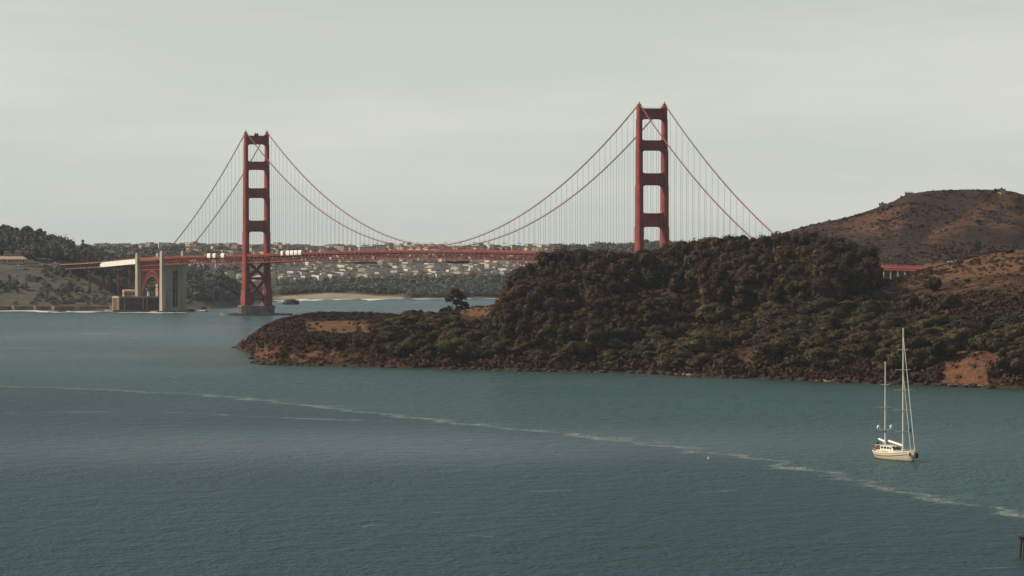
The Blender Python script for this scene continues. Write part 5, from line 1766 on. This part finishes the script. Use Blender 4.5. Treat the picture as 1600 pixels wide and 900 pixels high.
rock(454.5, 475.5, 25, 8, "dark humped rock standing alone in the water off the beach")
for px_, y_, w_, h_ in ((309, 483, 12, 3.5), (318, 484, 11, 4), (322, 480, 8, 2.5), (331, 482.5, 9, 4.5), (323, 487, 5, 1.5), (298, 486, 12, 3)):
    rock(px_, y_, w_, h_, "small wave-washed rock in white surf beside the big pylon", "rocks in the surf by the pylon")
for px_, y_, w_, h_ in ((302, 478, 26, 9), (316, 476.5, 20, 8), (345, 473.5, 22, 10), (362, 472.5, 20, 5)):
    rock(px_, y_, w_, h_, "brown shore rock at the foot of the far bluff behind the surf", "shore rocks behind the surf")
rock(430, 472, 8, 1.5, "low wave-washed rock beside the far tower's pier")
for px_, y_, w_, h_, lb in ((367, 544, 6, 1.5, "low dark rock at the very tip of the headland point"), (392, 561, 5, 2.0, "small dark rock off the headland's cliff corner"), (399, 567.5, 9, 2.2, "flat dark rock awash below the headland cliff"), (407, 569.5, 10, 1.8, "low jagged rock at the cliff's water edge")):
    rock(px_, y_, w_, h_, lb)
for k in range(170):
    px_ = random.uniform(410, 1600); y_ = np.interp(px_, [q[0] for q in SHORE], [q[1] for q in SHORE]) + random.uniform(-.8, 1.0)
    rock(px_, y_, random.uniform(2, 8), random.uniform(.6, 2.6), "dark boulder at the waterline along the headland's shore", "boulders along the headland shore", "boulder")

# ------------------------------------------------------------------ yacht
th = math.radians(18)
hd = Vector((math.sin(th), -math.cos(th), 0))
YX, YD = PX(1399.4, 1919), 1919.0
yt = empty("sailing_yacht", (YX, YD, 0), math.atan2(hd.y, hd.x))
yt.scale = (0.95, 0.87, 1)
tagp(yt, "large cream two-masted sailing yacht anchored on the bay, sails furled", "yacht")
st = [(-20.0, 1.6, 2.9, 2.0), (-19.2, 2.3, 2.85, 1.0), (-16, 3.25, 2.7, 0.2), (-10, 4.1, 2.55, -.5), (-3, 4.45, 2.55, -.9), (4, 4.3, 2.75, -.9), (10, 3.5, 3.1, -.6), (15, 2.2, 3.5, -.3), (18.2, 1.1, 3.85, .1), (20.4, .12, 4.1, 2.6)]
m = MB(); V = []
nprof = 9
for (x_, b_, sh, kz) in st:
    row = []
    for side in (1, -1):
        rr = []
        for j in range(5):
            u = j / 4; z_ = sh + (kz - 1.2 - sh) * u if kz < 1 else sh + (kz - sh) * u
            bb = b_ * (1 - .16 * u - .84 * u ** 3.2) if j < 4 else 0.0
            rr.append((x_ - (0.9 * u if x_ > 15 else 0), side * bb, z_))
        row.append(rr)
    full = row[0] + row[1][::-1][1:]
    V += full
k_ = 9
Fc = [(i * k_ + j, i * k_ + j + 1, (i + 1) * k_ + j + 1, (i + 1) * k_ + j) for i in range(len(st) - 1) for j in range(k_ - 1)]
Fc += [tuple(range(k_))]
m.add(V, Fc)
hull = m.build("hull", M_HULL, yt, smooth=True)
m = MB()
dv = []
for (x_, b_, sh, kz) in st: dv += [(x_, b_ - .05, sh - .12), (x_, -b_ + .05, sh - .12)]
m.add(dv, [(2 * i, 2 * i + 1, 2 * i + 3, 2 * i + 2) for i in range(len(st) - 1)])
m.build("deck", M_TEAK, yt)
for sg in (-1, 1):
    m = MB()
    for a_, b_ in zip(st[:-1], st[1:]): m.bar((a_[0], sg * a_[1], a_[2] + .12), (b_[0], sg * b_[1], b_[2] + .12), .22, .3)
    m.build("bulwark", M_CREAM, hull)
    m = MB()
    for a_, b_ in zip(st[2:-2], st[3:-1]): m.bar((a_[0], sg * (a_[1] * .985 + .03), a_[2] - .95), (b_[0], sg * (b_[1] * .985 + .03), b_[2] - .95), .14, .14)
    m.build("rub_rail", M_TEAK, hull)
    m = MB()
    for a_, b_ in zip(st[2:-1], st[3:]):
        m.bar((a_[0], sg * a_[1] * .97, a_[2] + 1.0), (b_[0], sg * b_[1] * .97, b_[2] + 1.0), .05, .05)
        m.bar((a_[0], sg * a_[1] * .97, a_[2]), (a_[0], sg * a_[1] * .97, a_[2] + 1.0), .05, .05)
    m.build("guard_rail", M_CREAM, yt)
# dark boot stripe
for sg in (-1, 1):
    m = MB()
    for (xa, ba), (xb, bb) in zip([(-17.5, 1.7), (-12, 3.1), (-4, 3.85), (4, 3.7), (10, 2.9), (15, 1.6), (18.3, .2)][:-1], [(-12, 3.1), (-4, 3.85), (4, 3.7), (10, 2.9), (15, 1.6), (18.3, .2)]):
        m.bar((xa, sg * ba, .12), (xb, sg * bb, .12), .25, .4)
    m.build("boot_stripe", M_DARK, hull)
# deckhouse
m = MB()
m.prism([(-14, 2.6), (-13.2, 3.5), (5.0, 3.55), (7.6, 2.8)], -3.1, 3.1)
dh = m.build("coach_roof", M_CREAM, yt)
m = MB()
m.prism([(-10.5, 3.5), (-10.2, 5.1), (-9.6, 5.3), (1.2, 5.25), (3.6, 3.55)], -2.6, 2.6)
ph = m.build("deckhouse", M_CREAM, yt)
for sg in (-1, 1):
    for (xa, xb, za, zb) in ((-9.4, -7.0, 4.1, 4.85), (-6.4, -3.8, 4.1, 4.9), (-3.2, -.9, 4.1, 4.9), (-.4, 1.2, 4.05, 4.85)):
        m = MB(); m.prism([(xa, za), (xa + .15, zb), (xb - .25, zb), (xb, za)], sg * 2.6 - .04, sg * 2.6 + .04); m.build("window", M_GLASS, ph)
    for xa in (-6.5, -4.4, -2.3):
        m = MB(); m.box(xa, xa + .9, sg * 3.1 - .04, sg * 3.1 + .04, 2.95, 3.3); m.build("porthole", M_GLASS, dh)
m = MB()
for q in (-2.2, -.7, .8): m.add([(1.45, q, 5.0), (1.45, q + 1.3, 5.0), (3.1, q + 1.3, 3.95), (3.1, q, 3.95), (1.5, q, 5.08), (1.5, q + 1.3, 5.08), (3.18, q + 1.3, 4.0), (3.18, q, 4.0)], [(0, 1, 2, 3), (7, 6, 5, 4), (0, 4, 5, 1), (1, 5, 6, 2), (2, 6, 7, 3), (3, 7, 4, 0)])
m.build("windscreen", M_GLASS, ph)
m = MB()
m.prism([(-16.5, 5.0), (-16.4, 5.2), (-9.9, 5.5), (-9.9, 5.32)], -2.4, 2.4)
for x_ in (-16.2, -13): 
    for q in (-2.2, 2.2): m.bar((x_, q, 2.7), (x_, q, 5.1), .1, .1)
m.build("bimini", M_CREAM, yt)
m = MB(); m.box(-18.6, -14.2, -2.0, 2.0, 2.7, 3.5); m.box(-18.9, -18.3, -1.8, 1.8, 3.0, 4.1); m.build("cockpit_coaming", M_TEAK, yt)
m = MB(); m.bar((-18.8, .6, 3), (-19.2, .6, 6.4), .12, .12); m.build("flag_staff", M_DARK, yt)
m = MB(); m.box(-19.35, -19.15, -.2, .6, 4.0, 6.0); m.build("ensign", M_DARK, yt)
m = MB()
for q in (-.5, 1.0): m.box(-18.4, -17.6, q - .2, q + .3, 3.5, 4.4)
m.build("stern_locker", mat("orange_cover", (.45, .12, .06), .8), yt)


def mast(x_, ztop, r_, spr, name="mast"):
    m = MB(); m.tube([(x_, 0, 2.6), (x_, 0, ztop * .5), (x_, 0, ztop)], [r_, r_ * .95, r_ * .7], 10)
    m.box(x_ - .35, x_ + .35, -.25, .25, ztop, ztop + .3)
    mo = m.build(name, M_CREAM, yt, smooth=False)
    for z_, w_ in spr:
        m = MB()
        for sg in (-1, 1): m.tube([(x_, 0, z_), (x_ - .5, sg * w_ / 2, z_ + .25)], [.2, .13], 6)
        m.build("spreader", M_CREAM, mo)
    # shrouds
    for sg in (-1, 1):
        m = MB(); pts = [(x_ - .3, sg * min(3.7, spr[0][1] / 2), 2.9)] + [(x_ - .5, sg * w_ / 2, z_ + .25) for z_, w_ in spr] + [(x_, sg * .15, ztop - .5)]
        m.tube(pts, .022, 4)
        for (za, wa), (zb, wb) in zip(spr[:-1], spr[1:]): m.tube([(x_ - .5, sg * wa / 2, za + .25), (x_, sg * .2, zb - .4)], .014, 3)
        m.build("shroud", M_DARK, mo)
    return mo


XM, XZ = 8.0, -10.7
mm_ = mast(XM, 49.2, .42, [(10.9, 9.0), (18.8, 8.4), (26.3, 8.2), (33.9, 7.2), (41.4, 4.8)])
mz = mast(XZ, 36.3, .36, [(10.9, 7.2), (19.3, 6.6), (27.9, 4.9)])
for (xa, za, xb, zb, rr) in ((XM - .5, 5.6, -7.4, 6.9, .44), (XZ - .5, 6.6, -18.0, 7.3, .4)):
    m = MB(); m.tube([(xa, 0, za), (xa - .6, 0, za + .05), (xb + .6, 0, zb), (xb, 0, zb)], [rr * .5, rr, rr, rr * .6], 10); m.build("furled_boom", M_WHITE, yt)
    m = MB(); m.bar((xa - 2, 0, za - rr), (xa + .2, 0, za - 2.4), .15, .15); m.build("boom_vang", M_CREAM, yt)
for (xa, za, xb, zb, rr, nm) in ((XM, 47.0, 19.9, 4.2, .21, "furled_forestay"), (XM, 33.0, 15.8, 3.8, .17, "furled_forestay")):
    m = MB(); m.tube([(xa, 0, za), ((xa + xb) / 2, 0, (za + zb) / 2), (xb, 0, zb)], [rr * .6, rr, rr], 6); m.build(nm, M_CREAM, yt)
for (pa, pb) in (((XM, 0, 48.9), (XZ, 0, 36)), ((XZ, 0, 36), (-19.6, 1.5, 3)), ((XZ, 0, 36), (-19.6, -1.5, 3)), ((XM, 0, 48.9), (-7, 3.6, 2.9)), ((XM, 0, 48.9), (-7, -3.6, 2.9))):
    m = MB(); m.tube([pa, pb], .02, 4); m.build("stay", M_DARK, yt)
for q in (3.0, -3.0):
    m = MB(); m.lathe([(.35, 0), (.68, .25), (.72, .9), (.55, 1.35), (.2, 1.6)], 14, (XZ - .4, -q, 11.25)); m.bar((XZ - .4, -q, 10.9), (XZ - .4, -q, 11.3), .3, .3); m.build("radome", M_WHITE, yt, smooth=True)
m = MB(); m.box(XZ + .3, XZ + .9, -1.4, .2, 10.1, 10.35); m.build("radar_bar", M_DARK, yt)
m = MB(); m.lathe([(.1, 0), (.45, .3), (.5, .7), (.2, 1.1)], 10, (15.0, 0, 11.0)); m.bar((15.0, 0, 12.1), (14.6, 0, 14.2), .05, .05); m.build("anchor_ball", M_DARK, yt, smooth=True)
m = MB(); m.tube([(19.4, 0, 3.9), (21.2, 0, 3.4), (21.6, 0, 2.5)], [.22, .3, .25], 8); m.prism([(20.7, 2.2), (21.1, 3.3), (22.1, 3.2), (22.1, 2.1), (21.5, 1.4)], -.75, .75); m.build("anchor", M_DARK, yt)
m = MB(); m.lathe([(.2, 0), (.42, .3), (.42, 1.3), (.2, 1.6)], 10, (17.6, 1.75, 2.0)); m.lathe([(.2, 0), (.42, .3), (.42, 1.3), (.2, 1.6)], 10, (17.6, -1.75, 2.0)); m.build("fender", M_WHITE, yt, smooth=True)
m = MB(); m.box(11.0, 12.6, -.6, .6, 3.0, 3.7); m.box(13.5, 14.6, -.5, .5, 3.3, 3.9); m.box(8.6, 10.0, -1.4, -.5, 2.9, 3.5); m.build("deck_hatch", M_WHITE, yt)

# small float
bx, by = wp(1107, 717)
m = MB(); m.lathe([(.1, -.4), (.36, -.2), (.4, .2), (.22, .5), (.06, .9)], 12); o = m.build("mooring_buoy", M_WHITE, None, smooth=True); o.location = (bx, by, 0)
tagp(o, "tiny white float bobbing beside the foam line on the open bay", "buoy")

# ------------------------------------------------------------------ pile cluster at the frame's edge
D_ = HC * F / (870 - HY)
pc = empty("pile_cluster", (PX(1601.0, D_), D_, 0))
tagp(pc, "ragged cluster of dark timber piles standing in the water", "mooring dolphin")
for i, (x_, y_, lx, ly, h_) in enumerate(((-1.15, -.9, .45, .25, 5.3), (-.25, -1.2, .15, .3, 5.6), (.8, -1.0, -.25, .3, 5.2), (-1.3, .5, .5, -.1, 5.0), (.1, .9, 0, -.3, 5.7), (1.3, .6, -.45, -.2, 5.4), (.5, -.1, -.1, 0, 5.9))):
    m = MB(); m.tube([(x_, y_, -3), (x_ + lx * .5, y_ + ly * .5, h_ * .45), (x_ + lx, y_ + ly, h_)], [.23, .22, .2], 9); m.build("pile", M_PILE, pc)
m = MB()
for z_ in (3.9, 4.6): m.tube([(1.5 * math.cos(a_), 1.35 * math.sin(a_), z_ + random.uniform(-.05, .05)) for a_ in np.linspace(0, 2 * PI, 15)], .11, 5)
m.build("binding_cable", M_DARK, pc)
m = MB()
m.bar((-1.75, -1.0, 5.0), (1.7, -1.1, 5.15), .35, .45); m.bar((-1.6, .8, 5.05), (1.6, .9, 5.1), .35, .4); m.bar((-1.5, -1.2, 5.45), (-1.2, 1.2, 5.5), .4, .35); m.bar((.6, -1.2, 5.5), (.9, 1.1, 5.55), .4, .35)
for k in range(9):
    a_ = random.uniform(0, 2 * PI); r_ = random.uniform(.3, 1.4); m.bar((r_ * math.cos(a_), r_ * math.sin(a_), 5.2), (r_ * math.cos(a_) + random.uniform(-.5, .5), r_ * math.sin(a_), 5.7 + random.uniform(.1, .8)), .16, .16)
m.build("broken_cap", M_PILETOP, pc)

# ------------------------------------------------------------------ haze
hm = bpy.data.materials.new("haze"); hm.use_nodes = True
nt = hm.node_tree; nt.nodes.clear()
ho = nt.nodes.new("ShaderNodeOutputMaterial"); hv_ = nt.nodes.new("ShaderNodeVolumePrincipled")
hv_.inputs["Color"].default_value = (0.74, 0.84, 0.96, 1)
hv_.inputs["Density"].default_value = 1.05e-5
hv_.inputs["Anisotropy"].default_value = 0.1
nt.links.new(hv_.outputs[0], ho.inputs["Volume"])
m = MB(); m.box(-31000, 31000, -12500, 41000, -8, 262)
o = m.build("haze", hm); o["kind"] = "stuff"
